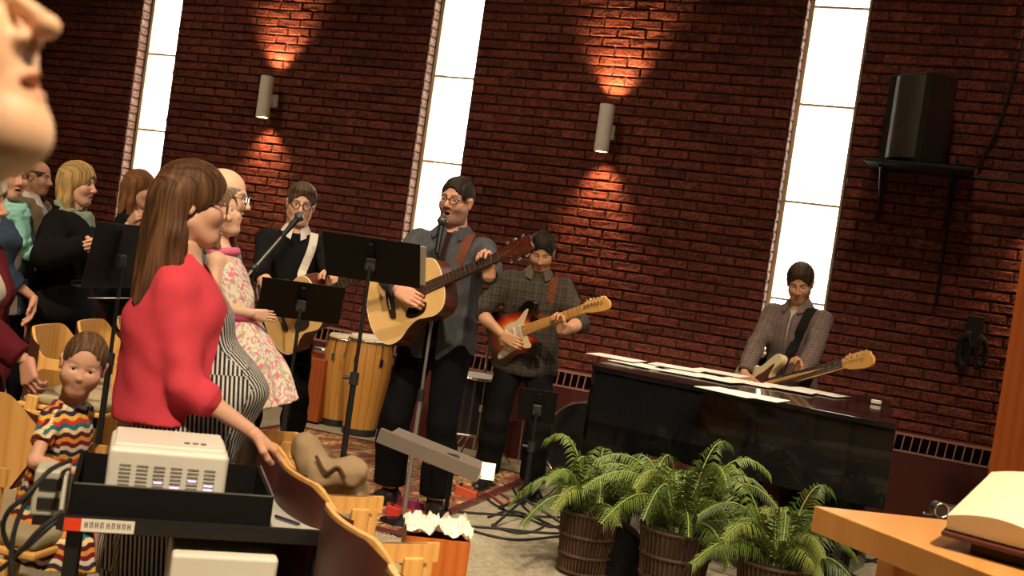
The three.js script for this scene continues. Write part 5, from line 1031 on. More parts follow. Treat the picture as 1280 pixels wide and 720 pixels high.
// ------------------------------------------------------------------ music stands and microphones
const deskMat = phys({ color: rgb(0.007, 0.007, 0.007), roughness: 0.6, specularIntensity: 0.35 });
function musicStand(label, C, yaw, tilt, o = {}) {   // C desk centre, reading side turned to yaw, tilt back from upright
  const g = thing('music_stand', label, 'music stand', [C.x, 0, C.z], yaw, 'black music stands of the band');
  const lay = (q) => (o.basis ? q.applyMatrix4(M4().makeTranslation(o.slide.x, C.y, o.slide.z).multiply(o.basis)) : put(q, 0, C.y, 0.03, -tilt));
  const w = o.w ?? 0.50, h = o.h ?? 0.33;
  const dm = mesh('desk', [rbox(w, h, 0.004, 0.002), box(w, 0.004, 0.05, 0, -h / 2, 0.024), box(w, 0.02, 0.003, 0, -h / 2 + 0.01, 0.048), box(0.02, h * 0.8, 0.012, 0, 0, -0.008)].map(lay), o.mat ?? deskMat, g);
  if (o.holes) mesh('rivet', o.holes.map(([x, y]) => lay(cyl(0.004, 0.004, 0.007, x, y, 0, Math.PI / 2, 0, 0, 10))), chrome, dm);
  const top = C.y - 0.03;
  mesh('pole', [cyl(0.009, 0.009, top * 0.62, 0, top - top * 0.31, -0.01), cyl(0.014, 0.014, top * 0.52, 0, 0.10 + top * 0.26, -0.01)], blackMetal, g);
  mesh('clutch', [cyl(0.021, 0.021, 0.055, 0, 0.10 + top * 0.52, -0.01), bar([0, 0.10 + top * 0.52, -0.01], [0.05, 0.10 + top * 0.52, -0.01], 0.008)], blackPlastic, g); mesh('tilt_block', rbox(0.05, 0.06, 0.03, 0.008, 0, top + 0.01, 0.0), blackPlastic, g);
  for (let k = 0; k < 3; k++) { const a = k * 2.094 + 0.5, r = 0.26; mesh('leg', [bar([0, 0.13, -0.01], [Math.sin(a) * r, 0.012, Math.cos(a) * r], 0.008), ball(0.013, Math.sin(a) * r, 0.012, Math.cos(a) * r)], blackMetal, g); }
  return g;
}
const sheetOn = (label, C, yaw, tilt, dx, w = 0.21, h = 0.29) => solo('sheet_music', put(put(rbox(w, h, 0.002, 0.0008, dx, 0.0, 0.006), 0, 0, 0.03, -tilt), C.x, C.y, C.z, 0, yaw), paper, label, 'paper');
{
  const S1 = atDepth(464, 325, 5.05), y1 = -2.75, k1 = 0.92; musicStand('black music stand in front of the singer in denim shirt', S1, y1, k1, { w: 0.44 });
  sheetOn('white sheet sticking out of the singer music stand', S1, y1, k1, -0.14);
  const S2 = atDepth(377, 377, 5.5); musicStand('black music stand in front of the young guitarist in black jumper', S2, -2.55, 0.92, { w: 0.40 });
  const S3 = atDepth(152, 321, 5.1); musicStand('black music stand in front of the auburn haired woman', S3, -1.35, 0.12, { w: 0.44, h: 0.30 });
  sheetOn('folded white papers on the ledge of the stand by the congregation', V(S3.x, S3.y - 0.20, S3.z), -1.35, 1.45, 0.0, 0.2, 0.1);
  // the desk of this stand has slipped: laid almost flat and sagging to one side
  const a = atDepth(482, 542, 4.12), b = atDepth(608, 593, 4.06), S4 = a.clone().lerp(b, 0.5), lx = b.clone().sub(a).normalize(), sight = S4.clone().sub(CAM).normalize(), upv = lx.clone().cross(sight).negate().normalize();
  if (upv.y < 0) upv.negate(); let dy = sight.clone().multiplyScalar(0.965).addScaledVector(upv, 0.26); dy.addScaledVector(lx, -dy.dot(lx)).normalize(); const foot = a.clone().lerp(b, 0.66);
  musicStand('low music stand with its desk slipped nearly flat by the wooden box', V(foot.x, S4.y, foot.z), 0, 0, { w: 0.385, h: 0.29, basis: M4().makeBasis(lx, dy, lx.clone().cross(dy)), slide: V(S4.x - foot.x, 0, S4.z - foot.z), mat: std({ color: rgb(0.15, 0.13, 0.11), roughness: 0.35 }), holes: [-3, -1, 1, 3].flatMap((i) => [[i * 0.014, 0.04], [i * 0.014, -0.04]]) });
  sheetOn('white slip of paper at the low end of the slipped music stand', b.clone().add(V(0.0, 0.012, -0.01)), 0.4, 0.9, 0.0, 0.05, 0.08);
  const S5 = atDepth(672, 508, 6.02); musicStand('small black music stand in front of the electric guitarist legs', S5, 3.5, 0.45, { w: 0.20, h: 0.20 });
}
function micStand(label, base, mic, o = {}) {
  const g = thing('microphone_stand', label, 'microphone', [base.x, 0, base.z]), L = (v) => v.clone().sub(base).setY(v.y).toArray(), m = mic.clone(), dir = o.dir.clone().normalize();
  const tip = m, tail = m.clone().addScaledVector(dir, -0.17), joint = V(base.x, o.joint ?? tail.y - 0.05, base.z);
  const tb = mesh('microphone_body', bar(L(tip.clone().addScaledVector(dir, -0.03)), L(tail), 0.018, 0.011, 16), blackMetal, g);
  mesh('grille', ball(0.026, ...L(tip), 1, 1.05, 1), std({ color: rgb(0.10, 0.10, 0.10), roughness: 0.35, metalness: 0.8, bumpMap: grainBump, bumpScale: 0.001 }), tb);
  mesh('grille_band', new THREE.TorusGeometry(0.026, 0.003, 6, 20).lookAt(dir).translate(...L(tip)), chrome, tb);
  mesh('boom', [bar(L(tail), L(joint.clone().add(joint.clone().sub(tail).normalize().multiplyScalar(o.over ?? 0))), 0.007)], o.boomMat ?? blackMetal, g);
  mesh('pole', [bar(L(joint), [0, joint.y * 0.5, 0], 0.008), bar([0, joint.y * 0.5, 0], [0, 0.02, 0], 0.012)], o.poleMat ?? blackMetal, g);
  mesh('boom_joint', ball(0.022, ...L(joint)), blackPlastic, g); mesh('clutch', cyl(0.018, 0.018, 0.06, 0, joint.y * 0.5, 0), blackPlastic, g);
  mesh('base', lathe([[0, 0], [0.125, 0], [0.125, 0.012], [0.03, 0.028], [0.015, 0.05], [0, 0.05]], 28), blackMetal, g);
  return g;
}
{
  const m1 = atDepth(553, 276, 5.62), b1 = onY(524, 636, 0); b1.copy(V(m1.x + 0.03, 0, m1.z + 0.02));
  micStand('vocal microphone on a straight stand at the mouth of the singer', b1, m1, { dir: V(-0.10, 0.92, -0.25), joint: m1.y - 0.22, poleMat: greyMetal });
  const m2 = atDepth(374, 271, 6.0), j2 = atDepth(318, 335, 5.75);
  micStand('vocal microphone on a slanted boom in front of the young guitarist', V(j2.x, 0, j2.z), m2, { dir: m2.clone().sub(j2), joint: j2.y, over: 0.12, boomMat: greyMetal });
}

// ------------------------------------------------------------------ grand piano
{
  const H = 0.92, A = onY(740, 455, H), C = onY(1120, 530, H), u = C.clone().sub(A), len = u.length(); u.normalize();
  const yaw = Math.atan2(-u.z, u.x);   // own x runs along the straight side to the keyboard, own -z away from us
  const g = thing('grand_piano', 'glossy black grand piano with closed lid', 'piano', [A.x, 0, A.z], yaw);
  const gloss = phys({ color: rgb(0.006, 0.006, 0.007), roughness: 0.14, clearcoat: 0.5, clearcoatRoughness: 0.04, specularIntensity: 0.6 });
  const RH = 0.355, ph = 0.27, ex = (k, d) => [len + k * Math.cos(ph) - d * Math.sin(ph), k * Math.sin(ph) + d * Math.cos(ph)];   // the keyboard end slants back
  const side = [[0.03, 0.0], [0.4, -0.015], [0.75, -0.02], [1.0, -0.015]], bent = [[0.98, 1.30], [0.86, 1.12], [0.72, 0.95], [0.50, 0.80], [0.22, 0.70], [0.05, 0.58], [-0.04, 0.40], [-0.05, 0.20], [-0.02, 0.06]];
  const sh = (k, inset) => { const s = new THREE.Shape(), n = ex(-inset, 0.0), f = ex(-inset, 1.42); n[1] = -k; s.moveTo(n[0], n[1]); s.lineTo(f[0], f[1]); s.splineThru(bent.map(([x, y]) => new THREE.Vector2(x - (x < 0.1 ? k : 0), y + k))); s.lineTo(side[0][0], side[0][1] - k); s.splineThru([...side.slice(1).map(([x, y]) => new THREE.Vector2(x, y - k)), new THREE.Vector2(n[0], n[1])]); return s; };
  mesh('rim', extrude(sh(0, 0.20), RH, 0.004, 40).rotateX(-Math.PI / 2).translate(0, H - RH - 0.03, 0), gloss, g);
  mesh('keybed', extrude(sh(0, 0.01), 0.10, 0.004, 40).rotateX(-Math.PI / 2).translate(0, H - RH - 0.03, 0), gloss, g);
  mesh('lid', extrude(sh(0.012, 0.0), 0.018, 0.004, 40).rotateX(-Math.PI / 2).translate(0, H - 0.024, 0), gloss, g);
  const endPut = (q) => put(q, len, 0, 0, 0, ph, 0);
  mesh('key_arm', extrude(shapeOf([[len - 0.26, 0], [len, 0], ex(0, 0.07), ex(-0.26, 0.10)]), RH - 0.01, 0.004).rotateX(-Math.PI / 2).translate(0, H - RH - 0.025, 0), gloss, g);
  mesh('key_arm', endPut(rbox(0.24, RH - 0.02, 0.05, 0.012, -0.12, H - RH / 2 - 0.03, -1.39)), gloss, g);
  mesh('white_keys', endPut(box(0.13, 0.02, 1.22, -0.08, H - 0.26, -0.73)), cream, g);
  mesh('fallboard', endPut(rbox(0.02, 0.14, 1.25, 0.005, -0.16, H - 0.17, -0.73)), gloss, g);
  const leg = (x, z) => { const l = mesh('leg', [lathe([[0.045, 0.08], [0.05, 0.2], [0.06, 0.36], [0.075, 0.46], [0.085, 0.50]], 8), box(0.17, 0.06, 0.17, 0, H - 0.41, 0)].map((q) => put(q, x, 0, z)), gloss, g); mesh('caster', [put(new THREE.CylinderGeometry(0.035, 0.035, 0.025, 18), x, 0.035, z, 0, 0, Math.PI / 2), cyl(0.022, 0.03, 0.05, x, 0.08, z)], std({ color: rgb(0.5, 0.36, 0.12), roughness: 0.3, metalness: 1 }), l); };
  leg(0.16, -0.30); leg(len - 0.22, -0.14); leg(len - 0.5, -1.25);
  mesh('pedal_lyre', [box(0.03, 0.44, 0.03, len - 0.30, 0.36, -0.62), box(0.03, 0.44, 0.03, len - 0.30, 0.36, -0.80), box(0.10, 0.08, 0.30, len - 0.30, 0.12, -0.71)], gloss, g);
  const bench = thing('piano_bench', 'black padded piano bench at the keyboard end', 'bench', [0, 0, 0], yaw + ph); bench.position.copy(V(len + 0.35, 0, -1.1).applyAxisAngle(V(0, 1, 0), yaw).add(V(A.x, 0, A.z)));
  mesh('seat_pad', rbox(0.34, 0.07, 0.72, 0.02, 0, 0.45, 0), blackMatte, bench);
  for (const x of [-0.13, 0.13]) for (const z of [-0.31, 0.31]) mesh('leg', box(0.04, 0.42, 0.04, x, 0.21, z), blackPlastic, bench);
  // loose music on the lid, laid by where it lies on the plane of the lid
  const spots = [[770, 450, 0.1, 0.030], [800, 457, -0.1, 0.004], [848, 466, 0.15, 0.004], [893, 474, -0.08, 0.010], [935, 479, 0.05, 0.004], [985, 487, 0.12, 0.010], [1022, 491, -0.1, 0.004], [846, 461, 0.2, 0.014], [942, 496, 0.05, 0.004], [915, 492, -0.2, 0.008], [900, 468, 0.1, 0.018]];
  spots.forEach(([x, y, t, dy], i) => { const p = onY(x, y, H); solo('sheet_music', put(rbox(0.29, 0.003, 0.21, 0.001), p.x, H + dy * 0.4 + 0.003, p.z, 0, yaw + t), paper, 'white sheet of music lying loose on the piano lid', 'paper', 'sheets of music on the piano lid'); });
  const p = onY(1095, 505, H); solo('small_box', rbox(0.05, 0.02, 0.03, 0.004, p.x, H + 0.011, p.z, 0, yaw), paper, 'small white box alone on the bare end of the piano lid', 'box');
}
// ------------------------------------------------------------------ percussion by the wall
{
  const staveTex = woodTex([0.78, 0.58, 0.30], [0.66, 0.46, 0.21], [1, 1], 26), stave = std({ map: staveTex, roughness: 0.35 });
  const conga = (label, p, H, R) => {
    const c = thing('conga_drum', label, 'drum', [p.x, 0, p.z], 0, 'conga drums by the wall');
    const prof = [[0.70, 0.02], [0.80, 0.18], [0.95, 0.45], [1.02, 0.62], [1.0, 0.78], [0.90, 0.94]].map(([r, y]) => [r * R, y * H]);
    for (let k = 0; k < 16; k++) { const pts = new THREE.SplineCurve(prof.map(([r, y]) => new THREE.Vector2(r, y))).getPoints(14); mesh('stave', new THREE.LatheGeometry(pts, 2, k * Math.PI / 8 + 0.008, Math.PI / 8 - 0.016), stave, c).material.side = THREE.DoubleSide; }
    mesh('head', lathe([[0, H * 0.985], [R * 0.86, H * 0.985], [R * 0.93, H * 0.965], [R * 0.94, H * 0.93]], 40), std({ color: rgb(0.70, 0.60, 0.42), roughness: 0.6 }), c);
    mesh('rim', new THREE.TorusGeometry(R * 0.95, 0.009, 8, 40).rotateX(Math.PI / 2).translate(0, H * 0.94, 0), chrome, c);
    mesh('foot_ring', lathe([[R * 0.69, 0], [R * 0.73, 0], [R * 0.75, 0.05], [R * 0.70, 0.05], [R * 0.69, 0]], 32), blackRubber, c);
    for (let k = 0; k < 6; k++) { const a = k * Math.PI / 3; mesh('lug', [bar([Math.sin(a) * R * 0.99, H * 0.93, Math.cos(a) * R * 0.99], [Math.sin(a) * R * 1.04, H * 0.74, Math.cos(a) * R * 1.04], 0.005), box(0.03, 0.05, 0.02, Math.sin(a) * R * 1.03, H * 0.75, Math.cos(a) * R * 1.03, 0, a, 0)], chrome, c); }
  };
  conga('tall honey coloured conga drum with pale head by the convector', V(onZ(456, 485, -6.98).x, 0, -6.98), 0.72, 0.165);
  conga('second conga drum half hidden behind the tall one', V(onZ(425, 480, -7.12).x, 0, -7.12), 0.68, 0.135);
  const cj = thing('cajon', 'reddish wooden cajon box drum against the convector', 'drum', [onZ(393, 480, -7.08).x, 0, -7.08], 0.1); const cx = cj.position.x;
  mesh('shell', withBoxUV(rbox(0.27, 0.46, 0.27, 0.01, 0, 0.245, 0)), cajonWood, cj); mesh('tapa', withBoxUV(rbox(0.26, 0.45, 0.006, 0.002, 0, 0.245, 0.138)), cajonWood, cj);
  mesh('sound_hole', cyl(0.055, 0.055, 0.004, 0, 0.24, -0.137, Math.PI / 2), rosewood, cj); for (const x of [-0.1, 0.1]) for (const z of [-0.1, 0.1]) mesh('foot', cyl(0.014, 0.014, 0.016, x, 0.008, z), blackRubber, cj);
  const tb = solo('shaker', [put(new THREE.CapsuleGeometry(0.028, 0.06, 6, 14), 0, 0.028, 0, 0, 0, Math.PI / 2)], chrome, 'small silver shaker lying on the wooden cajon', 'shaker'); tb.position.set(cx + 0.03, 0.503, -7.04);
  const drumShell = std({ color: rgb(0.014, 0.013, 0.013), roughness: 0.15 });
  const drum = (label, x, y, z, R, h, rx, rz, legs, dark) => {
    const d = thing('kit_drum', label, 'drum', [x, y, z]), sub = (q) => put(q, 0, 0, 0, rx, 0, rz);
    mesh('shell', sub(cyl(R, R, h, 0, 0, 0, 0, 0, 0, 36)), drumShell, d);
    mesh('drum_head', [sub(cyl(R * 0.97, R * 0.97, 0.008, 0, h / 2 + 0.004, 0, 0, 0, 0, 36))], dark ? drumShell : std({ color: rgb(0.62, 0.60, 0.55), roughness: 0.6 }), d);
    mesh('hoop', sub(new THREE.TorusGeometry(R * 1.01, 0.009, 8, 40).rotateX(Math.PI / 2).translate(0, h / 2, 0)), chrome, d); mesh('hoop', sub(new THREE.TorusGeometry(R * 1.01, 0.009, 8, 40).rotateX(Math.PI / 2).translate(0, -h / 2, 0)), chrome, d);
    for (let k = 0; k < 8; k++) { const a = k * Math.PI / 4; mesh('lug', sub(merge([bar([Math.sin(a) * R * 1.03, h / 2, Math.cos(a) * R * 1.03], [Math.sin(a) * R * 1.03, -h / 2, Math.cos(a) * R * 1.03], 0.004), rbox(0.022, 0.05, 0.02, 0.004, Math.sin(a) * R * 1.02, 0, Math.cos(a) * R * 1.02)])), chrome, d); }
    for (const [lx, lz] of legs) mesh('leg', bar([lx * R * 1.05, 0.03, lz * R * 1.05], [lx * R * 1.12, -y, lz * R * 1.12], 0.007), chrome, d);
  };
  drum('black floor tom with chrome rims behind the singer', -2.98, 0.43, -6.62, 0.19, 0.36, 0, 0, [[0.9, 0.5], [-0.9, 0.5], [0, -1]]);
  drum('black snare drum with chrome lugs between singer and electric guitarist', -2.80, 0.72, -6.95, 0.17, 0.14, 0.1, 0, [[0.8, 0.5], [-0.8, 0.5], [0, -1]]);
  drum('black bass drum on its side behind the electric guitarist', -2.25, 0.28, -7.0, 0.27, 0.34, Math.PI / 2, 0, [], true);
  const hh = thing('cymbal_stand', 'brass cymbal pair on a chrome stand behind the singer', 'cymbal', [-3.06, 0, -6.95]);
  mesh('cymbal', lathe([[0.006, 0.03], [0.03, 0.026], [0.05, 0.008], [0.17, -0.004], [0.17, -0.006], [0.05, 0.005], [0, 0.02]], 40).translate(0, 0.98, 0), std({ color: rgb(0.65, 0.48, 0.2), roughness: 0.28, metalness: 1 }), hh);
  mesh('cymbal', lathe([[0.006, -0.03], [0.03, -0.026], [0.05, -0.008], [0.17, 0.004], [0.17, 0.006], [0.05, -0.005], [0, -0.02]], 40).translate(0, 0.955, 0), std({ color: rgb(0.65, 0.48, 0.2), roughness: 0.28, metalness: 1 }), hh);
  mesh('rod', bar([0, 0.3, 0], [0, 1.08, 0], 0.004), chrome, hh); mesh('tube', bar([0, 0.08, 0], [0, 0.9, 0], 0.011), chrome, hh);
  for (let k = 0; k < 3; k++) { const a = k * 2.094; mesh('leg', bar([0, 0.3, 0], [Math.sin(a) * 0.26, 0.01, Math.cos(a) * 0.26], 0.007), chrome, hh); }
}
// ------------------------------------------------------------------ rug, cables, pedals
{
  const rugTex = dataTex(512, (u, v) => { const a = Math.abs(Math.sin(u * 40) * Math.sin(v * 40)), n = tn(u, v, 60) * 0.8 + tn(u, v, 120, 3) * 0.6, m = tn(u, v, 18, 8); let c = [0.62, 0.47, 0.32]; if (m + n * 0.5 > 0.16) c = [0.50, 0.27, 0.20]; else if (a + n > 0.75) c = [0.78, 0.66, 0.50]; else if (n < -0.28) c = [0.34, 0.19, 0.15]; const e = Math.min(u, 1 - u, v, 1 - v); if (e < 0.03) c = [0.30, 0.12, 0.10]; return c.map((k) => k * (1 + 0.2 * n)); }, true, [1, 1]);
  const g = thing('rug', 'patterned tan and rose rug under the guitarists', 'rug', [-3.42, 0, -5.75], 0.06);
  mesh('pile', rbox(1.9, 0.012, 2.1, 0.004, 0, 0.007, 0), std({ map: rugTex, roughness: 1, bumpMap: grainBump, bumpScale: 0.004 }), g);
  mesh('fringe', Array.from({ length: 90 }, (_, i) => box(0.006, 0.004, 0.06, -0.93 + i * 0.0209, 0.004, 1.08 + rr(-0.006, 0.006), 0, rr(-0.15, 0.15), 0)), std({ color: rgb(0.55, 0.46, 0.34), roughness: 1 }), g).userData.kind = 'stuff';
  const F = (x, y, h = 0.007) => { const p = onY(x, y, 0); return [p.x, h, p.z]; };
  const runs = [[[500, 632], [570, 641], [650, 646], [720, 648], [790, 640]], [[560, 658], [620, 662], [690, 668], [740, 664], [780, 655]], [[470, 622], [560, 652], [600, 668], [640, 676], [700, 672]], [[600, 618], [625, 636], [660, 650], [688, 660], [720, 650]], [[610, 648], [640, 640], [680, 655], [650, 668], [615, 660]], [[640, 610], [660, 640], [700, 662], [760, 672], [820, 690]], [[1050, 690], [1075, 684], [1105, 690], [1090, 702], [1060, 706]], [[1040, 705], [1080, 700], [1120, 712], [1160, 716]]];
  const lab = ['black cable running across the floor past the singer', 'black cable along the floor towards the basket plants', 'long black cable leaving the rug', 'black cable curling below the electric guitarist', 'loop of black cable on the bare floor', 'black cable disappearing under the piano', 'coiled black cable on the floor under the table', 'straight black cable on the floor under the table'];
  runs.forEach((r, i) => solo('floor_cable', tube(r.map(([x, y]) => F(x, y)), 0.0065, 70, 6), blackRubber, lab[i], 'cable'));
  solo('instrument_cable', tube([[600, 612], [615, 622], [630, 632], [636, 626], [624, 618]].map(([x, y]) => F(x, y, 0.009)), 0.007, 50, 6), std({ color: rgb(0.32, 0.05, 0.035), roughness: 0.5 }), 'red instrument cable looped on the floor by the singer', 'cable');
  const pedal = (label, x, y, mat, t) => { const p = onY(x, y, 0), g = thing('effects_pedal', label, 'pedal', [p.x, p.y + 0.013, p.z], t); mesh('enclosure', extrude(shapeOf([[-0.06, 0], [0.06, 0], [0.06, 0.03], [-0.06, 0.055]]), 0.07, 0.003).translate(0, 0, -0.035), mat, g); mesh('footswitch', cyl(0.011, 0.011, 0.02, 0.03, 0.05, 0), chrome, g); mesh('knob', [cyl(0.008, 0.008, 0.014, -0.035, 0.058, 0.015), cyl(0.008, 0.008, 0.014, -0.035, 0.058, -0.015)], blackPlastic, g); };
  pedal('red effects pedal on the rug before the singer', 497, 648, redPlastic, 0.5); pedal('purple effects pedal next to the red one', 512, 638, std({ color: rgb(0.22, 0.03, 0.08), roughness: 0.4 }), 0.9); pedal('orange red effects pedal on the bare floor below the flat music stand', 582, 622, std({ color: rgb(0.5, 0.09, 0.03), roughness: 0.4 }), 0.3);
  const bx = atDepth(543, 684, 3.95), wb = thing('wooden_box', 'small orange wooden box with crumpled clear wrap on top', 'box', [bx.x, 0, bx.z], 0.55), hb = 0.41;
  mesh('panel', [[0, 0.105, 0.21, 0.012], [0, -0.105, 0.21, 0.012], [0.105, 0, 0.012, 0.21], [-0.105, 0, 0.012, 0.21]].map(([x, z, w, d]) => withBoxUV(box(w, hb, d, x, hb / 2, z))), boxWood, wb); mesh('bottom', box(0.2, 0.012, 0.2, 0, 0.01, 0), boxWood, wb);
  { const q = new THREE.PlaneGeometry(0.23, 0.23, 26, 26).rotateX(-Math.PI / 2), p = q.attributes.position; for (let i = 0; i < p.count; i++) p.setY(i, hb + 0.015 + 0.05 * Math.abs(noise(p.getX(i) * 22, 3, p.getZ(i) * 22)) + 0.03 * noise(p.getX(i) * 60, 9, p.getZ(i) * 60)); q.computeVertexNormals(); mesh('crumpled_wrap', q.toNonIndexed(), phys({ color: rgb(0.80, 0.76, 0.66), roughness: 0.2, side: THREE.DoubleSide }), wb).geometry.computeVertexNormals(); }
  const wp = onY(797, 700, 0), wd = thing('floor_monitor', 'black wedge floor monitor between the basket plants', 'loudspeaker', [wp.x - 0.05, 0, -5.12], 0.5);
  mesh('cabinet', extrude(shapeOf([[-0.17, 0], [0.17, 0], [0.14, 0.16], [-0.06, 0.27], [-0.17, 0.22]]), 0.34, 0.006).translate(0, 0, -0.17), blackMatte, wd);
  mesh('grille', box(0.22, 0.006, 0.30, 0.045, 0.222, 0, 0, 0, -0.50), std({ color: rgb(0.03, 0.03, 0.03), roughness: 0.5, metalness: 0.5 }), wd);
}
// ------------------------------------------------------------------ basket plants
{
  const leafMats = [[0.075, 0.13, 0.016], [0.105, 0.17, 0.022], [0.045, 0.085, 0.014], [0.17, 0.22, 0.045]].map((c) => std({ color: rgb(...c), roughness: 0.55, side: THREE.DoubleSide }));
  const stemMat = std({ color: rgb(0.20, 0.25, 0.06), roughness: 0.6 });
  // arching frond: midrib with two rows of narrow drooping leaflets
  const frond = (len, up, droop, leafL) => {
    const pts = [], N = 22, pos = [], gs = []; for (let i = 0; i <= N; i++) { const t = i / N; pts.push(V(len * (0.15 * t + 0.85 * t * (0.55 + 0.45 * t)), up * Math.sin(Math.min(t * 1.25, 1.25) * 1.45) - droop * t * t * t, 0)); }
    const c = new THREE.CatmullRomCurve3(pts); gs.push(new THREE.TubeGeometry(c, 20, 0.0032, 5));
    for (let i = 4; i < 50; i++) { const t = i / 50, p = c.getPointAt(t), T = c.getTangentAt(t), l = leafL * Math.sin(Math.min(1, t * 1.15 + 0.12) * Math.PI * 0.93) + 0.02, w = 0.0044;
      for (const s of [-1, 1]) { const side = V(0, 0, s), d = side.clone().multiplyScalar(0.8).addScaledVector(T, 0.62).add(V(0, -0.12 - rr(0, 0.5), 0)).normalize(), q = T.clone().multiplyScalar(w), m = p.clone().addScaledVector(d, l * 0.5).add(V(0, 0.010, 0)), e = p.clone().addScaledVector(d, l).add(V(0, -0.02, 0)); const a = p, b1 = m.clone().add(q), b2 = m.clone().sub(q); pos.push(...a.toArray(), ...b1.toArray(), ...b2.toArray(), ...b2.toArray(), ...b1.toArray(), ...e.toArray()); } }
    const g = new THREE.BufferGeometry(); g.setAttribute('position', new THREE.Float32BufferAttribute(pos, 3)); g.computeVertexNormals(); return { rib: gs[0], leaves: g };
  };
  const wick = std({ color: rgb(0.028, 0.012, 0.006), roughness: 0.7 }), wick2 = std({ color: rgb(0.058, 0.026, 0.012), roughness: 0.7 });
  const soil = std({ color: rgb(0.012, 0.008, 0.005), roughness: 1 });
  const plant = (label, x, z, R, H, n, size, seed) => {
    seedState = seed; const g = thing('basket_plant', label, 'plant', [x, 0, z]);
    const bk = mesh('basket', lathe([[0, 0.005], [R * 0.8, 0.005], [R * 0.88, H * 0.5], [R, H], [R * 0.93, H], [R * 0.82, H * 0.5], [R * 0.7, 0.04]], 40), wick, g);
    const cane = []; for (let k = 0; k < 44; k++) { const a = k / 44 * 6.283, s = Math.sin(a), c = Math.cos(a); cane.push(tube([[s * R * 0.81, 0.01, c * R * 0.81], [s * R * 0.895, H * 0.5, c * R * 0.895], [s * R * 1.01, H, c * R * 1.01]], 0.0055, 6, 5)); }
    mesh('cane', cane, wick2, bk).userData.kind = 'stuff';
    mesh('woven_band', [0.06, 0.32, 0.62, 0.97].map((t) => new THREE.TorusGeometry(R * (0.82 + 0.19 * t), 0.009, 6, 44).rotateX(Math.PI / 2).translate(0, H * t, 0)), wick2, bk);
    mesh('soil', cyl(R * 0.9, R * 0.9, 0.01, 0, H * 0.88, 0), soil, g);
    for (let k = 0; k < n; k++) {
      const ring = k / n, a = k * 2.39996 + rr(-0.3, 0.3), L = size * rr(0.75, 1.1) * (0.55 + 0.45 * ring), up = size * rr(0.45, 0.75) * (1.25 - 0.7 * ring), fr = frond(L, up, size * rr(0.15, 0.45) * (0.4 + ring), 0.10 * rr(0.8, 1.2));
      const f = mesh('frond', fr.leaves, leafMats[Math.floor(rr(0, 3.99))], g); f.position.set(Math.sin(a) * R * 0.2, H * 0.88, Math.cos(a) * R * 0.2); f.rotation.set(0, a - Math.PI / 2, rr(-0.08, 0.08), 'YXZ'); mesh('midrib', fr.rib, stemMat, f);
    }
  };
  const pp = (x, d) => { const p = atDepth(x, 600, d); return [p.x, p.z]; };
  plant('fern in a wicker basket beside the black floor monitor', ...pp(745, 5.2), 0.14, 0.30, 20, 0.44, 11);
  plant('bushy fern in the largest wicker basket before the piano', ...pp(857, 5.0), 0.165, 0.32, 30, 0.56, 23);
  plant('fern in a wicker basket next to the communion table', ...pp(985, 4.72), 0.155, 0.30, 20, 0.46, 37);
}
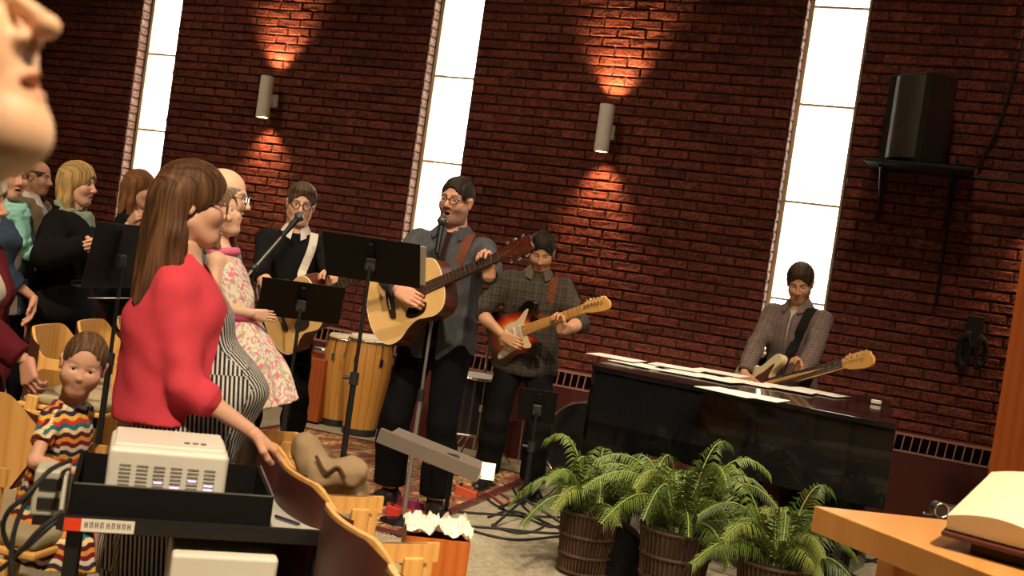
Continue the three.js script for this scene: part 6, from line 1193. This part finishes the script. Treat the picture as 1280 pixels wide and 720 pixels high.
// ------------------------------------------------------------------ table with the open book, pulpit
{
  const Y = 0.86, a = onY(1020, 634, Y), b = onY(1190, 652, Y), d = onY(1240, 720, Y), u = b.clone().sub(a).normalize(), v = d.clone().sub(a).normalize();
  const q = (s, t) => [a.x + u.x * s + v.x * t, -(a.z + u.z * s + v.z * t)];
  const t = thing('communion_table', 'honey coloured wooden table with a thick slanted edge', 'table', [0, 0, 0]);
  const th = 0.062, sh = shapeOf([q(0, 0), q(0.85, 0), q(0.85, 1.0), q(0, 1.0)]);
  mesh('table_top', withBoxUV(extrude(sh, th, 0.003).rotateX(-Math.PI / 2).translate(0, Y - th, 0)), tableWood, t);
  for (const [s, k] of [[0.14, 0.14], [0.71, 0.14], [0.71, 0.86], [0.14, 0.86]]) { const [x, z] = q(s, k); mesh('leg', withBoxUV(rbox(0.07, Y - th, 0.07, 0.006, x, (Y - th) / 2, -z, 0, 0.7)), tableWood, t); }
  mesh('apron', [[0.14, 0.14, 0.71, 0.14], [0.14, 0.86, 0.71, 0.86], [0.14, 0.14, 0.14, 0.86], [0.71, 0.14, 0.71, 0.86]].map(([s0, k0, s1, k1]) => { const A = q(s0, k0), B = q(s1, k1), L = Math.hypot(B[0] - A[0], B[1] - A[1]); return withBoxUV(box(L, 0.09, 0.02, (A[0] + B[0]) / 2, Y - th - 0.045, -(A[1] + B[1]) / 2, 0, Math.atan2(B[1] - A[1], B[0] - A[0]))); }), tableWood, t);
  // open book raised on its thick cover
  const c0 = onY(1184, 669, Y + 0.035), L = 0.30; let c1 = null; for (let k = 0; k < 400 && !c1; k++) { const q1 = atDepth(1239, 614, c0.distanceTo(CAM) + 0.5 - k * 0.004); if (q1.distanceTo(c0) < L) c1 = q1; }
  const e = (c1 ?? onY(1238, 614, Y + 0.05)).clone().sub(c0).normalize(), xw = e.clone().cross(V(0, 1, 0)).normalize(), rest = thing('book_rest', 'low dark wedge propping up the open book', 'book rest'), bk = thing('open_book', 'large open book with cream gilt pages and dark red cover', 'book');
  bk.position.copy(c0); bk.quaternion.setFromRotationMatrix(M4().makeBasis(xw, xw.clone().cross(e).negate().multiplyScalar(-1), e.clone().negate()));
  const hx = e.clone().setY(0).normalize(), tilt = Math.asin(clamp(e.y, -1, 1));
  rest.position.set(c0.x, Y, c0.z); rest.quaternion.setFromRotationMatrix(M4().makeBasis(xw, V(0, 1, 0), hx.clone().negate()));
  mesh('wedge', extrude(shapeOf([[0.03, 0], [L * 0.9, 0], [L * 0.9, Math.max(0.03, 0.025 + L * 0.88 * Math.tan(tilt) * 0.97)], [0.03, 0.028]]), 0.36, 0.002).rotateY(Math.PI / 2).translate(0.05, 0, 0), std({ color: rgb(0.05, 0.015, 0.010), roughness: 0.6 }), rest);
  const page = (dir) => { const N = 24, s = new THREE.Shape(); const PW = 0.23; s.moveTo(0, 0.0); for (let i = 0; i <= N; i++) { const k = i / N; s.lineTo(dir * k * PW, 0.030 + 0.026 * Math.sin(k * Math.PI * 0.9 + 0.15) - (k > 0.85 ? (k - 0.85) * 0.15 : 0)); } s.lineTo(dir * PW, 0.0); s.closePath(); return extrude(s, L, 0.0015, 24).translate(0, 0, -L); };
  const gilt = std({ color: rgb(0.72, 0.55, 0.30), roughness: 0.7 }), pageMat = std({ color: rgb(0.80, 0.68, 0.47), roughness: 0.85, bumpMap: grainBump, bumpScale: 0.0006 });
  mesh('page_block', page(1).translate(0, 0.018, 0), pageMat, bk); mesh('page_block', page(-1).translate(0.46, 0.018, 0), pageMat, bk);
  mesh('cover', [rbox(0.245, 0.012, L + 0.03, 0.004, 0.112, 0.008, -L / 2), rbox(0.245, 0.012, L + 0.03, 0.004, 0.348, 0.008, -L / 2)], std({ color: rgb(0.07, 0.012, 0.010), roughness: 0.5 }), bk);
  mesh('fore_edge', rbox(0.004, 0.030, L, 0.001, -0.001, 0.033, -L / 2), gilt, bk);
  const dv = onY(1172, 644, Y), dg = thing('tabletop_device', 'small black rounded device with a silver textured rim on the table', 'device', [dv.x, Y, dv.z], 0.5); dg.scale.setScalar(0.72);
  mesh('case', [rbox(0.10, 0.045, 0.06, 0.018, 0.04, 0.024, 0)], blackPlastic, dg); mesh('drum', put(new THREE.CylinderGeometry(0.028, 0.028, 0.05, 24), -0.01, 0.028, 0.02, Math.PI / 2), blackPlastic, dg);
  mesh('rim', new THREE.TorusGeometry(0.027, 0.004, 8, 30).translate(-0.01, 0.028, 0.045), chrome, dg); mesh('tab', rbox(0.035, 0.008, 0.02, 0.003, -0.055, 0.006, 0.03), chrome, dg);
  // tall wooden partition on a dark plinth
  const D = 5.0, p = atDepth(1233, 602, D), pl = thing('wooden_partition', 'tall orange brown wooden partition standing on a dark plinth', 'partition', [p.x, 0, p.z], -0.55), y0 = p.y, y2 = 2.3;
  mesh('panel', withBoxUV(rbox(0.75, y2 - y0, 0.05, 0.004, 0.375, (y2 + y0) / 2, -0.025)), panelWood, pl); mesh('top_rail', withBoxUV(rbox(0.77, 0.04, 0.07, 0.006, 0.375, y2 + 0.02, -0.025)), panelWood, pl);
  mesh('plinth', box(0.62, y0, 0.2, 0.42, y0 / 2, -0.12), blackMatte, pl);
}
renderer.render(scene, camera);
